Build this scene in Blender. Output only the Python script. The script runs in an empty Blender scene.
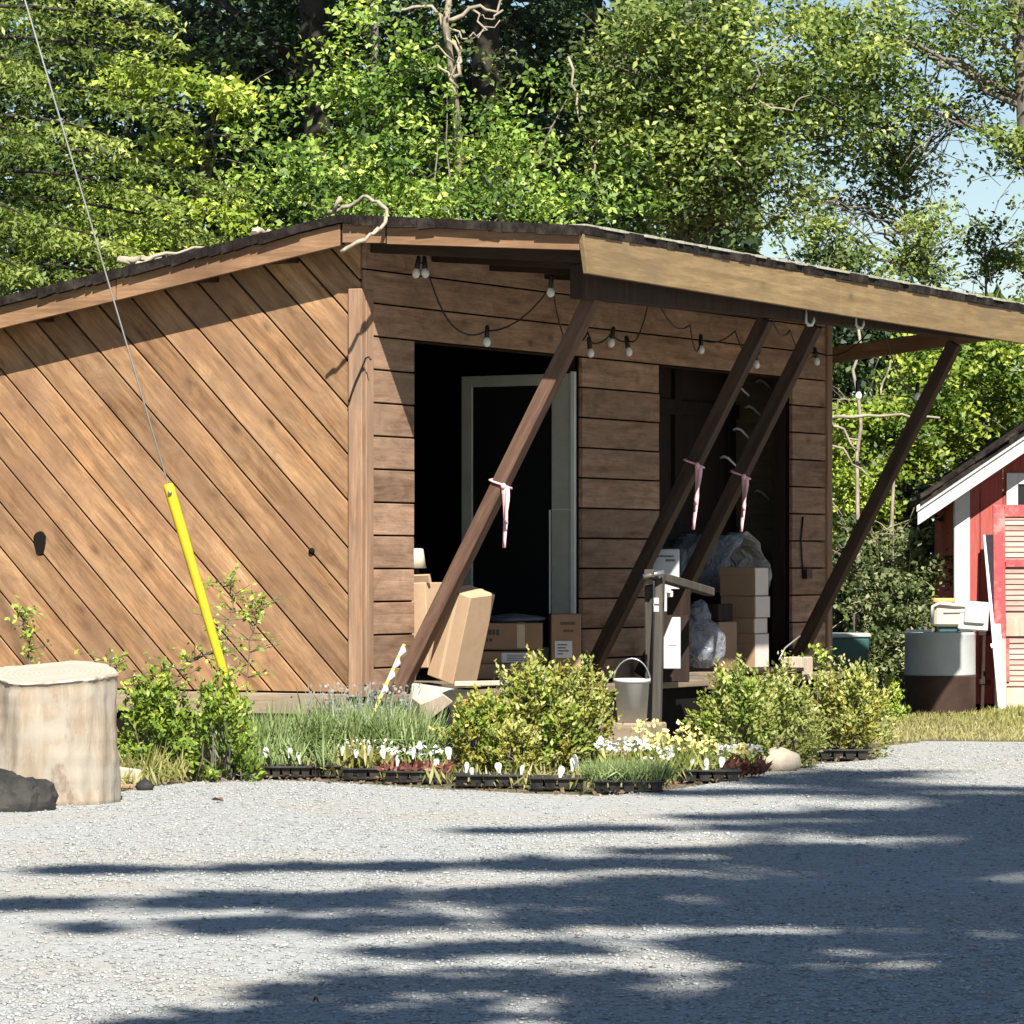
import bpy, bmesh, math, random
import numpy as np
from mathutils import Vector, Matrix, Euler
R = math.radians
rnd = random.Random(7)
rng = np.random.default_rng(11)
scene = bpy.context.scene
col = scene.collection

# ------------------------------------------------------------------ frames of reference
EYE = 1.2
F = 4100.0
HORIZON = 565.0
def W(px, py, Y):                       # photo pixel at a known distance -> world point
    return Vector(((px - 512) / F * Y, Y, EYE + (HORIZON - py) / F * Y))
def G(px, Y):                           # ground point
    return Vector(((px - 512) / F * Y, Y, 0.0))
PHI = R(-28)
NX, NY = math.cos(PHI), math.sin(PHI)   # outward from the shed front
UX, UY = -math.sin(PHI), math.cos(PHI)  # along the shed front
CX, CY = -0.907, 24.8                   # near corner of the shed
def S(o, t, z): return Vector((CX + o*NX + t*UX, CY + o*NY + t*UY, z))
def Lo(px, py, o):                      # pixel on a plane parallel to the shed front -> shed coordinates
    k = (px - 512) / F
    Y = (o + CX*NX + CY*NY) / (k*NX + NY)
    X = k*Y
    return o, (X-CX)*UX + (Y-CY)*UY, EYE + (HORIZON - py)/F*Y
def Lt(px, py, t):                      # same for a plane parallel to the side wall
    k = (px - 512) / F
    Y = (t + CX*UX + CY*UY) / (k*UX + UY)
    X = k*Y
    return (X-CX)*NX + (Y-CY)*NY, t, EYE + (HORIZON - py)/F*Y
def T_of(px, o=0.0): return Lo(px, 500, o)[1]

# ------------------------------------------------------------------ object helpers
def link(o, parent=None):
    col.objects.link(o)
    if parent is not None: o.parent = parent
    return o
def tag(o, label, cat, group=None, kind=None):
    if label: o['label'] = label
    if cat: o['category'] = cat
    if group: o['group'] = group
    if kind: o['kind'] = kind
    return o
def thing(name, label, cat, loc=(0,0,0), rz=0.0, group=None, rot=None):
    o = bpy.data.objects.new(name, None); link(o)
    o.empty_display_size = .1
    o.location = loc; o.rotation_euler = rot if rot is not None else (0,0,rz)
    return tag(o, label, cat, group)
def copy_tree(o, parent=None):
    c = o.copy(); col.objects.link(c)
    if parent is not None: c.parent = parent
    for ch in list(o.children): copy_tree(ch, c)
    return c

class MB:
    def __init__(s): s.v=[]; s.f=[]; s.sm=[]
    def add(s, vs, fs, smooth=False):
        b=len(s.v); s.v += [tuple(v) for v in vs]
        s.f += [tuple(i+b for i in f) for f in fs]; s.sm += [smooth]*len(fs); return s
    def box(s, x0,x1,y0,y1,z0,z1, M=None):
        vs=[Vector((x,y,z)) for z in (z0,z1) for y in (y0,y1) for x in (x0,x1)]
        if M is not None: vs=[M@v for v in vs]
        return s.add(vs,[(0,2,3,1),(4,5,7,6),(0,1,5,4),(2,6,7,3),(0,4,6,2),(1,3,7,5)])
    def bar(s, p0, p1, w, h, up=(0,0,1)):      # square section bar
        p0=Vector(p0); p1=Vector(p1); d=(p1-p0); L=d.length; d.normalize()
        u=Vector(up); a=d.cross(u)
        if a.length<1e-4: a=d.cross(Vector((1,0,0)))
        a.normalize(); b=a.cross(d)
        vs=[]
        for p in (p0,p1):
            for (i,j) in ((-1,-1),(1,-1),(1,1),(-1,1)): vs.append(p+a*(i*w/2)+b*(j*h/2))
        return s.add(vs,[(3,2,1,0),(4,5,6,7),(0,1,5,4),(1,2,6,5),(2,3,7,6),(3,0,4,7)])
    def tube(s, pts, rad, n=7, cap=True):
        pts=[Vector(p) for p in pts]; m=len(pts)
        if not hasattr(rad,'__len__'): rad=[rad]*m
        vs=[]; a=None
        for i,p in enumerate(pts):
            d=(pts[min(i+1,m-1)]-pts[max(i-1,0)])
            if d.length<1e-9: d=Vector((0,0,1))
            d.normalize()
            if a is None:
                a=d.cross(Vector((0,0,1)))
                if a.length<1e-3: a=d.cross(Vector((1,0,0)))
            else:
                a=a-d*a.dot(d)
            a.normalize(); b=d.cross(a)
            for k in range(n):
                t=2*math.pi*k/n
                vs.append(p+(a*math.cos(t)+b*math.sin(t))*rad[i])
        fs=[]
        for i in range(m-1):
            for k in range(n):
                k2=(k+1)%n
                fs.append((i*n+k,i*n+k2,(i+1)*n+k2,(i+1)*n+k))
        s.add(vs,fs,True)
        if cap:
            b=len(s.v)-len(vs)
            s.f.append(tuple(b+k for k in range(n))[::-1]); s.sm.append(False)
            s.f.append(tuple(b+(m-1)*n+k for k in range(n))); s.sm.append(False)
        return s
    def lathe(s, prof, n=24, c=(0,0,0), smooth=True, wob=0, seed=0):
        rr=random.Random(seed); ph=[rr.random()*6 for _ in range(4)]
        vs=[]
        for r,z in prof:
            for k in range(n):
                t=2*math.pi*k/n
                q=1+wob*(math.sin(2*t+ph[0])+.6*math.sin(3*t+ph[1])+.4*math.sin(7*t+ph[2]))
                vs.append((c[0]+r*q*math.cos(t),c[1]+r*q*math.sin(t),c[2]+z))
        fs=[]
        for i in range(len(prof)-1):
            for k in range(n):
                k2=(k+1)%n; fs.append((i*n+k,i*n+k2,(i+1)*n+k2,(i+1)*n+k))
        fs.append(tuple(range(n))[::-1]); fs.append(tuple((len(prof)-1)*n+k for k in range(n)))
        return s.add(vs,fs,smooth)
    def prism(s, poly, axis, a0, a1):           # polygon in the two other axes, extruded along axis
        def P(p,a):
            if axis=='x': return (a,p[0],p[1])
            if axis=='y': return (p[0],a,p[1])
            return (p[0],p[1],a)
        n=len(poly); vs=[P(p,a0) for p in poly]+[P(p,a1) for p in poly]
        fs=[tuple(range(n)),tuple(range(2*n-1,n-1,-1))]
        for k in range(n):
            k2=(k+1)%n; fs.append((k,k+n,k2+n,k2))
        return s.add(vs,fs)
    def build(s, name, mat, parent=None, bevel=0, loc=None, rot=None, fix=True):
        me=bpy.data.meshes.new(name); me.from_pydata(s.v,[],s.f); me.update()
        me.polygons.foreach_set('use_smooth', s.sm)
        if fix or bevel:
            bm=bmesh.new(); bm.from_mesh(me)
            bmesh.ops.recalc_face_normals(bm, faces=bm.faces)
            if bevel:
                es=[e for e in bm.edges if len(e.link_faces)==2 and e.calc_face_angle(0)>R(35)]
                bmesh.ops.bevel(bm, geom=es, offset=bevel, segments=1, affect='EDGES', clamp_overlap=True)
            bm.to_mesh(me); bm.free()
        me.materials.append(mat)
        o=bpy.data.objects.new(name,me); link(o,parent)
        if loc is not None: o.location=loc
        if rot is not None: o.rotation_euler=rot
        return o

def blob(bm, c, r, seed, amp=.18, sub=3, flat=None):
    """lumpy stone / bag shape added to an MB"""
    b=bmesh.new(); bmesh.ops.create_icosphere(b, subdivisions=sub, radius=1)
    rr=random.Random(seed)
    waves=[(Vector((rr.gauss(0,1),rr.gauss(0,1),rr.gauss(0,1)))*rr.uniform(.9,2.2), rr.random()*6, rr.uniform(.4,1)) for _ in range(9)]
    vs=[]
    for v in b.verts:
        d=sum(a*math.sin(k.dot(v.co)*2+p) for k,p,a in waves)/4
        q=v.co*(1+amp*d)
        z=q.z*r[2]
        if flat is not None: z=max(z, flat)
        vs.append((c[0]+q.x*r[0], c[1]+q.y*r[1], c[2]+z))
    fs=[tuple(v.index for v in f.verts) for f in b.faces]
    bm.add(vs,fs,True); b.free(); return bm

# fast numpy mesh of folded leaves ------------------------------------------------
def leaf_mesh(name, C, size, mat, parent=None, tint=None, nbias=(0,-.35,.75), spread=1.0, width=.55, dirs=None, fold=.18, dbias=(0,0,-.25)):
    C=np.asarray(C,float); n=len(C)
    sz=np.asarray(size,float)
    if sz.ndim==0: sz=np.full(n,float(sz))
    sz=sz*rng.uniform(.65,1.25,n)
    nor=rng.normal(size=(n,3))*spread*.6+np.array(nbias)
    nor/=np.linalg.norm(nor,axis=1)[:,None]+1e-9
    d=rng.normal(size=(n,3))+np.array(dbias) if dirs is None else dirs+rng.normal(size=(n,3))*.25
    d-=nor*np.sum(d*nor,axis=1)[:,None]
    d/=np.linalg.norm(d,axis=1)[:,None]+1e-9
    s=np.cross(nor,d)
    a=C-d*sz[:,None]; b=C+d*sz[:,None]
    up=nor*(sz*fold)[:,None]
    l=C+s*(sz*width)[:,None]+up-d*(sz*.15)[:,None]; r=C-s*(sz*width)[:,None]+up-d*(sz*.15)[:,None]
    V=np.stack([a,r,b,l],1).reshape(-1,3)
    return np_mesh(name,V,np.arange(n*4).reshape(-1,4),mat,parent,None if tint is None else np.repeat(tint,4))
def np_mesh(name,V,Q,mat,parent=None,tint=None,smooth=False):
    me=bpy.data.meshes.new(name); k=Q.shape[1]
    me.vertices.add(len(V)); me.vertices.foreach_set('co',V.astype(np.float32).ravel())
    me.loops.add(Q.size); me.loops.foreach_set('vertex_index',Q.astype(np.int32).ravel())
    me.polygons.add(len(Q)); me.polygons.foreach_set('loop_start',np.arange(0,Q.size,k,dtype=np.int32))
    me.polygons.foreach_set('loop_total',np.full(len(Q),k,dtype=np.int32))
    if tint is not None:
        at=me.attributes.new('tint','FLOAT','POINT'); at.data.foreach_set('value',tint.astype(np.float32))
    me.update(calc_edges=True)
    if smooth: me.polygons.foreach_set('use_smooth',np.ones(len(Q),bool))
    me.materials.append(mat)
    o=bpy.data.objects.new(name,me); link(o,parent); return o

# ------------------------------------------------------------------ materials
def new_mat(name):
    m=bpy.data.materials.new(name); m.use_nodes=True
    nt=m.node_tree; bs=nt.nodes['Principled BSDF']
    return m,nt,bs
def N(nt,t,**kw):
    n=nt.nodes.new(t)
    for k,v in kw.items():
        if k.startswith('in_'):
            key=k[3:]; key=int(key) if key.isdigit() else key
            n.inputs[key].default_value=v
        else: setattr(n,k,v)
    return n
def ramp(nt, stops, interp='LINEAR'):
    n=nt.nodes.new('ShaderNodeValToRGB'); n.color_ramp.interpolation=interp
    el=n.color_ramp.elements
    while len(el)<len(stops): el.new(.5)
    for e,(p,c) in zip(el,stops):
        e.position=p; e.color=(c[0],c[1],c[2],1) if hasattr(c,'__len__') else (c,c,c,1)
    return n
def mix(nt,fac,a,b,mode='MIX'):
    n=nt.nodes.new('ShaderNodeMix'); n.data_type='RGBA'; n.blend_type=mode
    for sock,val in ((n.inputs[0],fac),(n.inputs[6],a),(n.inputs[7],b)):
        if hasattr(val,'is_linked') or hasattr(val,'links'): nt.links.new(val,sock)
        elif hasattr(val,'__len__'): sock.default_value=(*val[:3],1)
        else: sock.default_value=val
    return n.outputs[2]
def math_(nt,op,a,b=None,c=None):
    n=nt.nodes.new('ShaderNodeMath'); n.operation=op
    for i,v in enumerate((a,b,c)):
        if v is None: continue
        if hasattr(v,'links'): nt.links.new(v,n.inputs[i])
        else: n.inputs[i].default_value=v
    return n.outputs[0]

def plain(name, c, rough=.6, var=.15, scale=8, metal=0, bump=.0, dirt=None, spec=.4):
    m,nt,bs=new_mat(name)
    tc=N(nt,'ShaderNodeTexCoord')
    no=N(nt,'ShaderNodeTexNoise',in_Scale=scale,in_Detail=6.0,in_Roughness=.65)
    nt.links.new(tc.outputs['Object'],no.inputs['Vector'])
    rp=ramp(nt,[(.3,[x*(1-var) for x in c]),(.7,[min(1,x*(1+var)) for x in c])])
    nt.links.new(no.outputs[0],rp.inputs[0]); out=rp.outputs[0]
    if dirt is not None:
        n2=N(nt,'ShaderNodeTexNoise',in_Scale=scale*.4,in_Detail=8.0,in_Roughness=.7)
        nt.links.new(tc.outputs['Object'],n2.inputs['Vector'])
        r2=ramp(nt,[(.48,0),(.66,1)]); nt.links.new(n2.outputs[0],r2.inputs[0])
        out=mix(nt,r2.outputs[0],out,dirt)
    nt.links.new(out,bs.inputs['Base Color'])
    bs.inputs['Roughness'].default_value=rough; bs.inputs['Metallic'].default_value=metal
    bs.inputs['Specular IOR Level'].default_value=spec
    if bump:
        bp=N(nt,'ShaderNodeBump',in_Strength=bump,in_Distance=.01)
        nt.links.new(no.outputs[0],bp.inputs['Height']); nt.links.new(bp.outputs[0],bs.inputs['Normal'])
    return m

def wood(name, cols, rot=(0,0,0), stain=None, gray=None, knots=.6, rough=.75, fine=.035, var=.35, blotch=0):
    """weathered board: cols = (dark, mid, light); grain runs along x turned by rot"""
    m,nt,bs=new_mat(name); lk=nt.links.new
    tc=N(nt,'ShaderNodeTexCoord'); ge=N(nt,'ShaderNodeNewGeometry')
    isl=ge.outputs['Random Per Island']
    off=N(nt,'ShaderNodeCombineXYZ'); 
    lk(math_(nt,'MULTIPLY',isl,37.0),off.inputs[0]); lk(math_(nt,'MULTIPLY',isl,11.0),off.inputs[1]); lk(math_(nt,'MULTIPLY',isl,23.0),off.inputs[2])
    mp=N(nt,'ShaderNodeMapping',vector_type='TEXTURE'); mp.inputs['Rotation'].default_value=rot
    lk(tc.outputs['Object'],mp.inputs['Vector'])
    ad=N(nt,'ShaderNodeVectorMath',operation='ADD'); lk(mp.outputs[0],ad.inputs[0]); lk(off.outputs[0],ad.inputs[1])
    def scaled(sx,s):
        v=N(nt,'ShaderNodeVectorMath',operation='MULTIPLY'); lk(ad.outputs[0],v.inputs[0]); v.inputs[1].default_value=(sx,s,s); return v.outputs[0]
    n1=N(nt,'ShaderNodeTexNoise',in_Scale=1.0,in_Detail=7.0,in_Roughness=.6,in_Distortion=.6); lk(scaled(1.3,16),n1.inputs['Vector'])
    n2=N(nt,'ShaderNodeTexNoise',in_Scale=1.0,in_Detail=5.0,in_Roughness=.7,in_Distortion=.2); lk(scaled(5,1/fine*2.2),n2.inputs['Vector'])
    n3=N(nt,'ShaderNodeTexNoise',in_Scale=1.0,in_Detail=5.0,in_Roughness=.6); lk(scaled(2.2,3.4),n3.inputs['Vector'])
    r1=ramp(nt,[(.3,cols[0]),(.5,cols[1]),(.72,cols[2])]); lk(n1.outputs[0],r1.inputs[0])
    out=r1.outputs[0]
    r2=ramp(nt,[(.3,.62),(.6,1.1)]); lk(n2.outputs[0],r2.inputs[0])
    out=mix(nt,.75,out,r2.outputs[0],'MULTIPLY')
    # board to board
    rb=ramp(nt,[(0,1-var),(.5,1.0),(1,1+var*.8)]); lk(isl,rb.inputs[0])
    out=mix(nt,1.0,out,rb.outputs[0],'MULTIPLY')
    if gray is not None:
        rg=ramp(nt,[(.42,0),(.68,.75)]); lk(n3.outputs[0],rg.inputs[0]); out=mix(nt,rg.outputs[0],out,gray)
    if blotch:
        nb=N(nt,'ShaderNodeTexNoise',in_Scale=1.0,in_Detail=9.0,in_Roughness=.72,in_Distortion=1.2); lk(scaled(3.2,9),nb.inputs['Vector'])
        rb2=ramp(nt,[(.36,.42),(.5,.95),(.64,1.3)]); lk(nb.outputs[0],rb2.inputs[0]); out=mix(nt,blotch,out,rb2.outputs[0],'MULTIPLY')
    if knots:
        vo=N(nt,'ShaderNodeTexVoronoi',in_Scale=1.0); lk(scaled(2.6,4.6),vo.inputs['Vector'])
        rk=ramp(nt,[(.04,1),(.13,.25),(.2,0)]); lk(vo.outputs['Distance'],rk.inputs[0])
        out=mix(nt,math_(nt,'MULTIPLY',rk.outputs[0],knots),out,[c*.35 for c in cols[0]])
    if stain is not None:
        n4=N(nt,'ShaderNodeTexNoise',in_Scale=1.4,in_Detail=6.0,in_Roughness=.6); lk(tc.outputs['Object'],n4.inputs['Vector'])
        rs=ramp(nt,[(.46,0),(.66,.7)]); lk(n4.outputs[0],rs.inputs[0]); out=mix(nt,rs.outputs[0],out,stain)
    lk(out,bs.inputs['Base Color']); bs.inputs['Roughness'].default_value=rough
    bs.inputs['Specular IOR Level'].default_value=.25
    bp=N(nt,'ShaderNodeBump',in_Strength=.35,in_Distance=.004); lk(n2.outputs[0],bp.inputs['Height']); lk(bp.outputs[0],bs.inputs['Normal'])
    return m

def foliage(name, ca, cb, cc=None, trans=.35, rough=.5):
    m,nt,bs=new_mat(name); lk=nt.links.new
    at=N(nt,'ShaderNodeAttribute',attribute_name='tint'); ge=N(nt,'ShaderNodeNewGeometry')
    f=math_(nt,'ADD',math_(nt,'MULTIPLY',at.outputs['Fac'],.65),math_(nt,'MULTIPLY',ge.outputs['Random Per Island'],.35))
    st=[(.1,ca),(.6,cb)]+([(.93,cc)] if cc else [])
    rp=ramp(nt,st); lk(f,rp.inputs[0])
    lk(rp.outputs[0],bs.inputs['Base Color']); bs.inputs['Roughness'].default_value=rough; bs.inputs['Specular IOR Level'].default_value=.35
    tr=N(nt,'ShaderNodeBsdfTranslucent'); 
    lk(mix(nt,1.0,rp.outputs[0],(1.15,1.2,.55),'MULTIPLY'),tr.inputs[0])
    ms=N(nt,'ShaderNodeMixShader'); ms.inputs[0].default_value=trans
    lk(bs.outputs[0],ms.inputs[1]); lk(tr.outputs[0],ms.inputs[2])
    lk(ms.outputs[0],nt.nodes['Material Output'].inputs['Surface'])
    return m

M={}
M['diag']=wood('diagonal_cedar',((.155,.08,.038),(.31,.17,.082),(.43,.265,.14)),rot=(0,R(45),0),gray=(.28,.175,.102),stain=(.20,.112,.064),knots=.6,blotch=.5,var=.42,fine=.022)
M['front']=wood('front_cedar',((.175,.10,.062),(.30,.182,.115),(.39,.255,.17)),rot=(0,0,R(90)),gray=(.25,.165,.115),blotch=.5,fine=.022)
M['trim']=wood('trim_cedar',((.15,.085,.052),(.24,.142,.086),(.31,.195,.122)),rot=(0,R(90),0),gray=(.22,.155,.115),knots=.2)
M['fascia_red']=wood('rake_board',((.14,.075,.038),(.22,.125,.066),(.29,.175,.10)),knots=.25,gray=(.19,.112,.064),stain=(.12,.064,.036))
M['fascia_pale']=wood('eave_board',((.14,.09,.04),(.20,.135,.065),(.27,.19,.095)),rot=(0,0,R(90)),knots=.5,gray=(.17,.12,.068))
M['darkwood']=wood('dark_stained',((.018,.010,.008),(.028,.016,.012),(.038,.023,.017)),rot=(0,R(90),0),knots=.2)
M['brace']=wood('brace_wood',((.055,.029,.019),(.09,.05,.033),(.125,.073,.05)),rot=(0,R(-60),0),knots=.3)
M['brace_shaded']=wood('brace_wood_shaded',((.028,.017,.012),(.045,.028,.02),(.062,.041,.029)),rot=(0,R(-60),0),knots=.3)  # darkened copy of the brace wood, eave shade put into its colour
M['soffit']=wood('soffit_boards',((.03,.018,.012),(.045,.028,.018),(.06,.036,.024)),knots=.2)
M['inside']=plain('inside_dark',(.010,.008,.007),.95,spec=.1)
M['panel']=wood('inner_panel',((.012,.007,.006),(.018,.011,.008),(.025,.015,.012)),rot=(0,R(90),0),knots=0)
M['skirt']=wood('skirt_board',((.16,.12,.085),(.24,.185,.125),(.30,.23,.16)),knots=.2,gray=(.25,.21,.16))
M['deck']=wood('deck_board',((.10,.075,.05),(.16,.12,.08),(.22,.16,.11)),rot=(0,0,R(90)),gray=(.2,.17,.13))
M['shingle']=plain('shingles',(.014,.010,.009),.95,.6,18,bump=.5,dirt=(.045,.038,.03),spec=.15)
M['lichen']=plain('lichen',(.34,.33,.25),.9,.3,20)
M['doorframe']=plain('door_paint',(.46,.46,.38),.5,.1,5,dirt=(.38,.37,.30))
M['doorwhite']=plain('door_edge_white',(.72,.72,.65),.5,.08,5)
M['screen']=plain('dark_screen',(.012,.012,.013),.35,.1)
M['white']=plain('white_paint',(.58,.58,.57),.5,.05,6,dirt=(.5,.49,.46))
M['whiteplastic']=plain('white_plastic',(.42,.42,.43),.35,.04,6)
M['tagwhite']=plain('tag_white',(.56,.56,.55),.4,.03,6)
M['red']=wood('red_boards',((.25,.05,.04),(.33,.07,.055),(.38,.095,.075)),rot=(0,R(90),0),knots=0,var=.1,gray=(.31,.085,.07))
M['redpeel']=plain('peeling_red',(.36,.045,.05),.6,.2,14,dirt=(.5,.2,.17),bump=.3)
M['barewood']=wood('bare_grey_wood',((.30,.23,.17),(.42,.33,.25),(.5,.4,.31)),rot=(0,R(90),0),knots=.1,gray=(.4,.33,.27))
M['louvre']=wood('louvre_wood',((.30,.20,.165),(.39,.27,.225),(.44,.33,.28)),knots=0,gray=(.42,.24,.2))
M['cardboard']=plain('cardboard',(.31,.195,.115),.8,.12,6,dirt=(.27,.168,.10))
M['cardboard_b']=plain('cardboard_brown',(.30,.185,.105),.8,.1,6,dirt=(.26,.16,.09))
M['endpaper']=plain('pale_box_end',(.62,.53,.47),.7,.06,12)
M['cardboard_l']=plain('cardboard_pale',(.43,.29,.18),.8,.1,6,dirt=(.38,.25,.15))
M['tape']=plain('packing_tape',(.52,.39,.25),.3,.05)
M['print']=plain('box_print',(.09,.06,.045),.8,.2,30)
M['paper']=plain('paper_label',(.62,.62,.6),.6,.05,30)
M['yellow']=plain('yellow_plastic',(.52,.40,.012),.42,.12,9,dirt=(.40,.30,.02))
M['wire']=plain('galvanised_wire',(.45,.45,.44),.4,.1,40,metal=.6)
M['ribbon']=plain('pink_ribbon',(.75,.42,.45),.5,.15,10)
M['blackplastic']=plain('black_tray_plastic',(.014,.014,.016),.4,.2,10,dirt=(.05,.048,.045))
M['potgrey']=plain('grey_pot_plastic',(.12,.12,.125),.5,.2,10)
M['soil']=plain('potting_soil',(.03,.022,.016),.95,.4,60,bump=.6)
M['cord']=plain('black_cord',(.012,.012,.012),.5,.1)
M['stake']=plain('stake_yellow',(.75,.66,.1),.5,.2,12,dirt=(.6,.58,.42))
M['rock']=plain('pale_rock',(.42,.36,.28),.8,.25,9,bump=.6,dirt=(.3,.26,.2))
M['darkrock']=plain('dark_rock',(.018,.017,.016),.85,.5,9,bump=.8,dirt=(.04,.037,.03))
M['twig']=plain('dead_twig',(.32,.27,.2),.85,.3,20)
M['bark']=plain('dark_bark',(.026,.021,.017),.95,.45,6,bump=1.0,dirt=(.045,.038,.03))
M['palebark']=plain('pale_bark',(.30,.25,.19),.9,.35,9,bump=.6,dirt=(.16,.14,.1))
M['greybark']=plain('grey_bark',(.13,.11,.09),.9,.35,9,bump=.6)
M['weathered']=wood('weathered_post',((.03,.026,.021),(.055,.047,.038),(.085,.073,.06)),rot=(0,R(90),0),knots=.2,gray=(.06,.055,.047))
M['blue']=plain('blue_thing',(.06,.13,.42),.4,.1)
M['teal']=plain('bin_green',(.03,.09,.085),.45,.1,6)
M['barrel_top']=plain('barrel_pale',(.42,.44,.43),.45,.08,4,dirt=(.35,.37,.37))
M['barrel_low']=plain('barrel_brown',(.055,.028,.02),.6,.35,7,dirt=(.035,.02,.016))
M['cream']=plain('cream_plastic',(.55,.48,.36),.45,.1,8)
M['orange']=plain('faded_orange',(.55,.30,.10),.5,.2,12)
M['steel']=plain('dull_metal',(.35,.35,.35),.35,.1,20,metal=.8)
M['leaf_litter']=plain('dead_leaf',(.13,.085,.05),.8,.3,30)

def bulb_mat():
    m,nt,bs=new_mat('bulb_glass')
    bs.inputs['Base Color'].default_value=(.85,.85,.82,1); bs.inputs['Roughness'].default_value=.12
    bs.inputs['Transmission Weight'].default_value=.1
    return m
M['bulb']=bulb_mat()
def bag_mat(name,c,alpha):
    m,nt,bs=new_mat(name)
    bs.inputs['Base Color'].default_value=(*c,1); bs.inputs['Roughness'].default_value=.18
    tc=N(nt,'ShaderNodeTexCoord'); no=N(nt,'ShaderNodeTexNoise',in_Scale=9.0,in_Detail=4.0,in_Distortion=1.5)
    nt.links.new(tc.outputs['Object'],no.inputs['Vector'])
    bp=N(nt,'ShaderNodeBump',in_Strength=.9,in_Distance=.05); nt.links.new(no.outputs[0],bp.inputs['Height']); nt.links.new(bp.outputs[0],bs.inputs['Normal'])
    rp=ramp(nt,[(.35,alpha*.5),(.65,alpha)]); nt.links.new(no.outputs[0],rp.inputs[0]); nt.links.new(rp.outputs[0],bs.inputs['Alpha'])
    return m
M['bag']=bag_mat('clear_bag',(.30,.32,.36),.7)
M['sheet']=bag_mat('plastic_sheet',(.36,.37,.38),1.0)

def stump_mat():
    m,nt,bs=new_mat('log_wood'); lk=nt.links.new
    tc=N(nt,'ShaderNodeTexCoord'); ge=N(nt,'ShaderNodeNewGeometry')
    def sc(v):
        a=N(nt,'ShaderNodeVectorMath',operation='MULTIPLY'); lk(tc.outputs['Object'],a.inputs[0]); a.inputs[1].default_value=v; return a.outputs[0]
    n1=N(nt,'ShaderNodeTexNoise',in_Scale=1.0,in_Detail=8.0,in_Roughness=.65,in_Distortion=.4); lk(sc((14,14,1.8)),n1.inputs['Vector'])
    n2=N(nt,'ShaderNodeTexNoise',in_Scale=1.0,in_Detail=6.0,in_Roughness=.6,in_Distortion=1.0); lk(sc((5,5,4)),n2.inputs['Vector'])
    r1=ramp(nt,[(.3,(.24,.175,.12)),(.5,(.27,.215,.155)),(.7,(.37,.32,.25))]); lk(n1.outputs[0],r1.inputs[0])
    r2=ramp(nt,[(.44,0),(.56,.85)]); lk(n2.outputs[0],r2.inputs[0])
    o=mix(nt,r2.outputs[0],r1.outputs[0],(.30,.265,.215))
    n3=N(nt,'ShaderNodeTexNoise',in_Scale=1.0,in_Detail=5.0,in_Roughness=.6); lk(sc((9,9,5)),n3.inputs['Vector'])
    r3=ramp(nt,[(.60,0),(.70,.7)]); lk(n3.outputs[0],r3.inputs[0]); o=mix(nt,r3.outputs[0],o,(.15,.10,.075))
    # rings on the cut top
    wv=N(nt,'ShaderNodeTexWave',wave_type='RINGS',rings_direction='Z',in_Scale=12.0,in_Distortion=2.5,in_Detail=3.0); lk(tc.outputs['Object'],wv.inputs['Vector'])
    rw=ramp(nt,[(.2,(.32,.28,.22)),(.6,(.37,.33,.27))]); lk(wv.outputs[0],rw.inputs[0])
    sp=N(nt,'ShaderNodeSeparateXYZ'); lk(ge.outputs['True Normal'],sp.inputs[0])
    o=mix(nt,math_(nt,'GREATER_THAN',sp.outputs[2],.6),o,rw.outputs[0])
    lk(o,bs.inputs['Base Color']); bs.inputs['Roughness'].default_value=.85
    bp=N(nt,'ShaderNodeBump',in_Strength=.5,in_Distance=.02); lk(n1.outputs[0],bp.inputs['Height']); lk(bp.outputs[0],bs.inputs['Normal'])
    return m
M['log']=stump_mat()

def gravel_mat():
    m,nt,bs=new_mat('grey_gravel'); lk=nt.links.new
    tc=N(nt,'ShaderNodeTexCoord')
    v1=N(nt,'ShaderNodeTexVoronoi',in_Scale=90.0); lk(tc.outputs['Object'],v1.inputs['Vector'])
    n1=N(nt,'ShaderNodeTexNoise',in_Scale=14.0,in_Detail=8.0,in_Roughness=.75); lk(tc.outputs['Object'],n1.inputs['Vector'])
    n2=N(nt,'ShaderNodeTexNoise',in_Scale=.8,in_Detail=5.0,in_Roughness=.6); lk(tc.outputs['Object'],n2.inputs['Vector'])
    sp=N(nt,'ShaderNodeSeparateColor'); lk(v1.outputs['Color'],sp.inputs[0])
    r1=ramp(nt,[(0,(.26,.267,.26)),(.5,(.32,.328,.32)),(1,(.38,.388,.378))]); lk(sp.outputs[0],r1.inputs[0])
    r2=ramp(nt,[(.35,.7),(.65,1.15)]); lk(n1.outputs[0],r2.inputs[0])
    o=mix(nt,.8,r1.outputs[0],r2.outputs[0],'MULTIPLY')
    r3=ramp(nt,[(.48,0),(.7,.6)]); lk(n2.outputs[0],r3.inputs[0]); o=mix(nt,r3.outputs[0],o,(.33,.285,.23))
    lk(o,bs.inputs['Base Color']); bs.inputs['Roughness'].default_value=.9; bs.inputs['Specular IOR Level'].default_value=.2
    h=math_(nt,'ADD',math_(nt,'MULTIPLY',v1.outputs['Distance'],-1.0),n1.outputs[0])
    bp=N(nt,'ShaderNodeBump',in_Strength=.5,in_Distance=.01); lk(h,bp.inputs['Height']); lk(bp.outputs[0],bs.inputs['Normal'])
    return m
M['gravel']=gravel_mat()
def stone_mat():
    m,nt,bs=new_mat('gravel_stone'); ge=N(nt,'ShaderNodeNewGeometry')
    r=ramp(nt,[(0,(.19,.196,.19)),(.4,(.30,.309,.302)),(.85,(.41,.42,.411)),(1,(.38,.34,.30))]); nt.links.new(ge.outputs['Random Per Island'],r.inputs[0])
    nt.links.new(r.outputs[0],bs.inputs['Base Color']); bs.inputs['Roughness'].default_value=.85; bs.inputs['Specular IOR Level'].default_value=.2
    return m
M['stone']=stone_mat()
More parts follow.
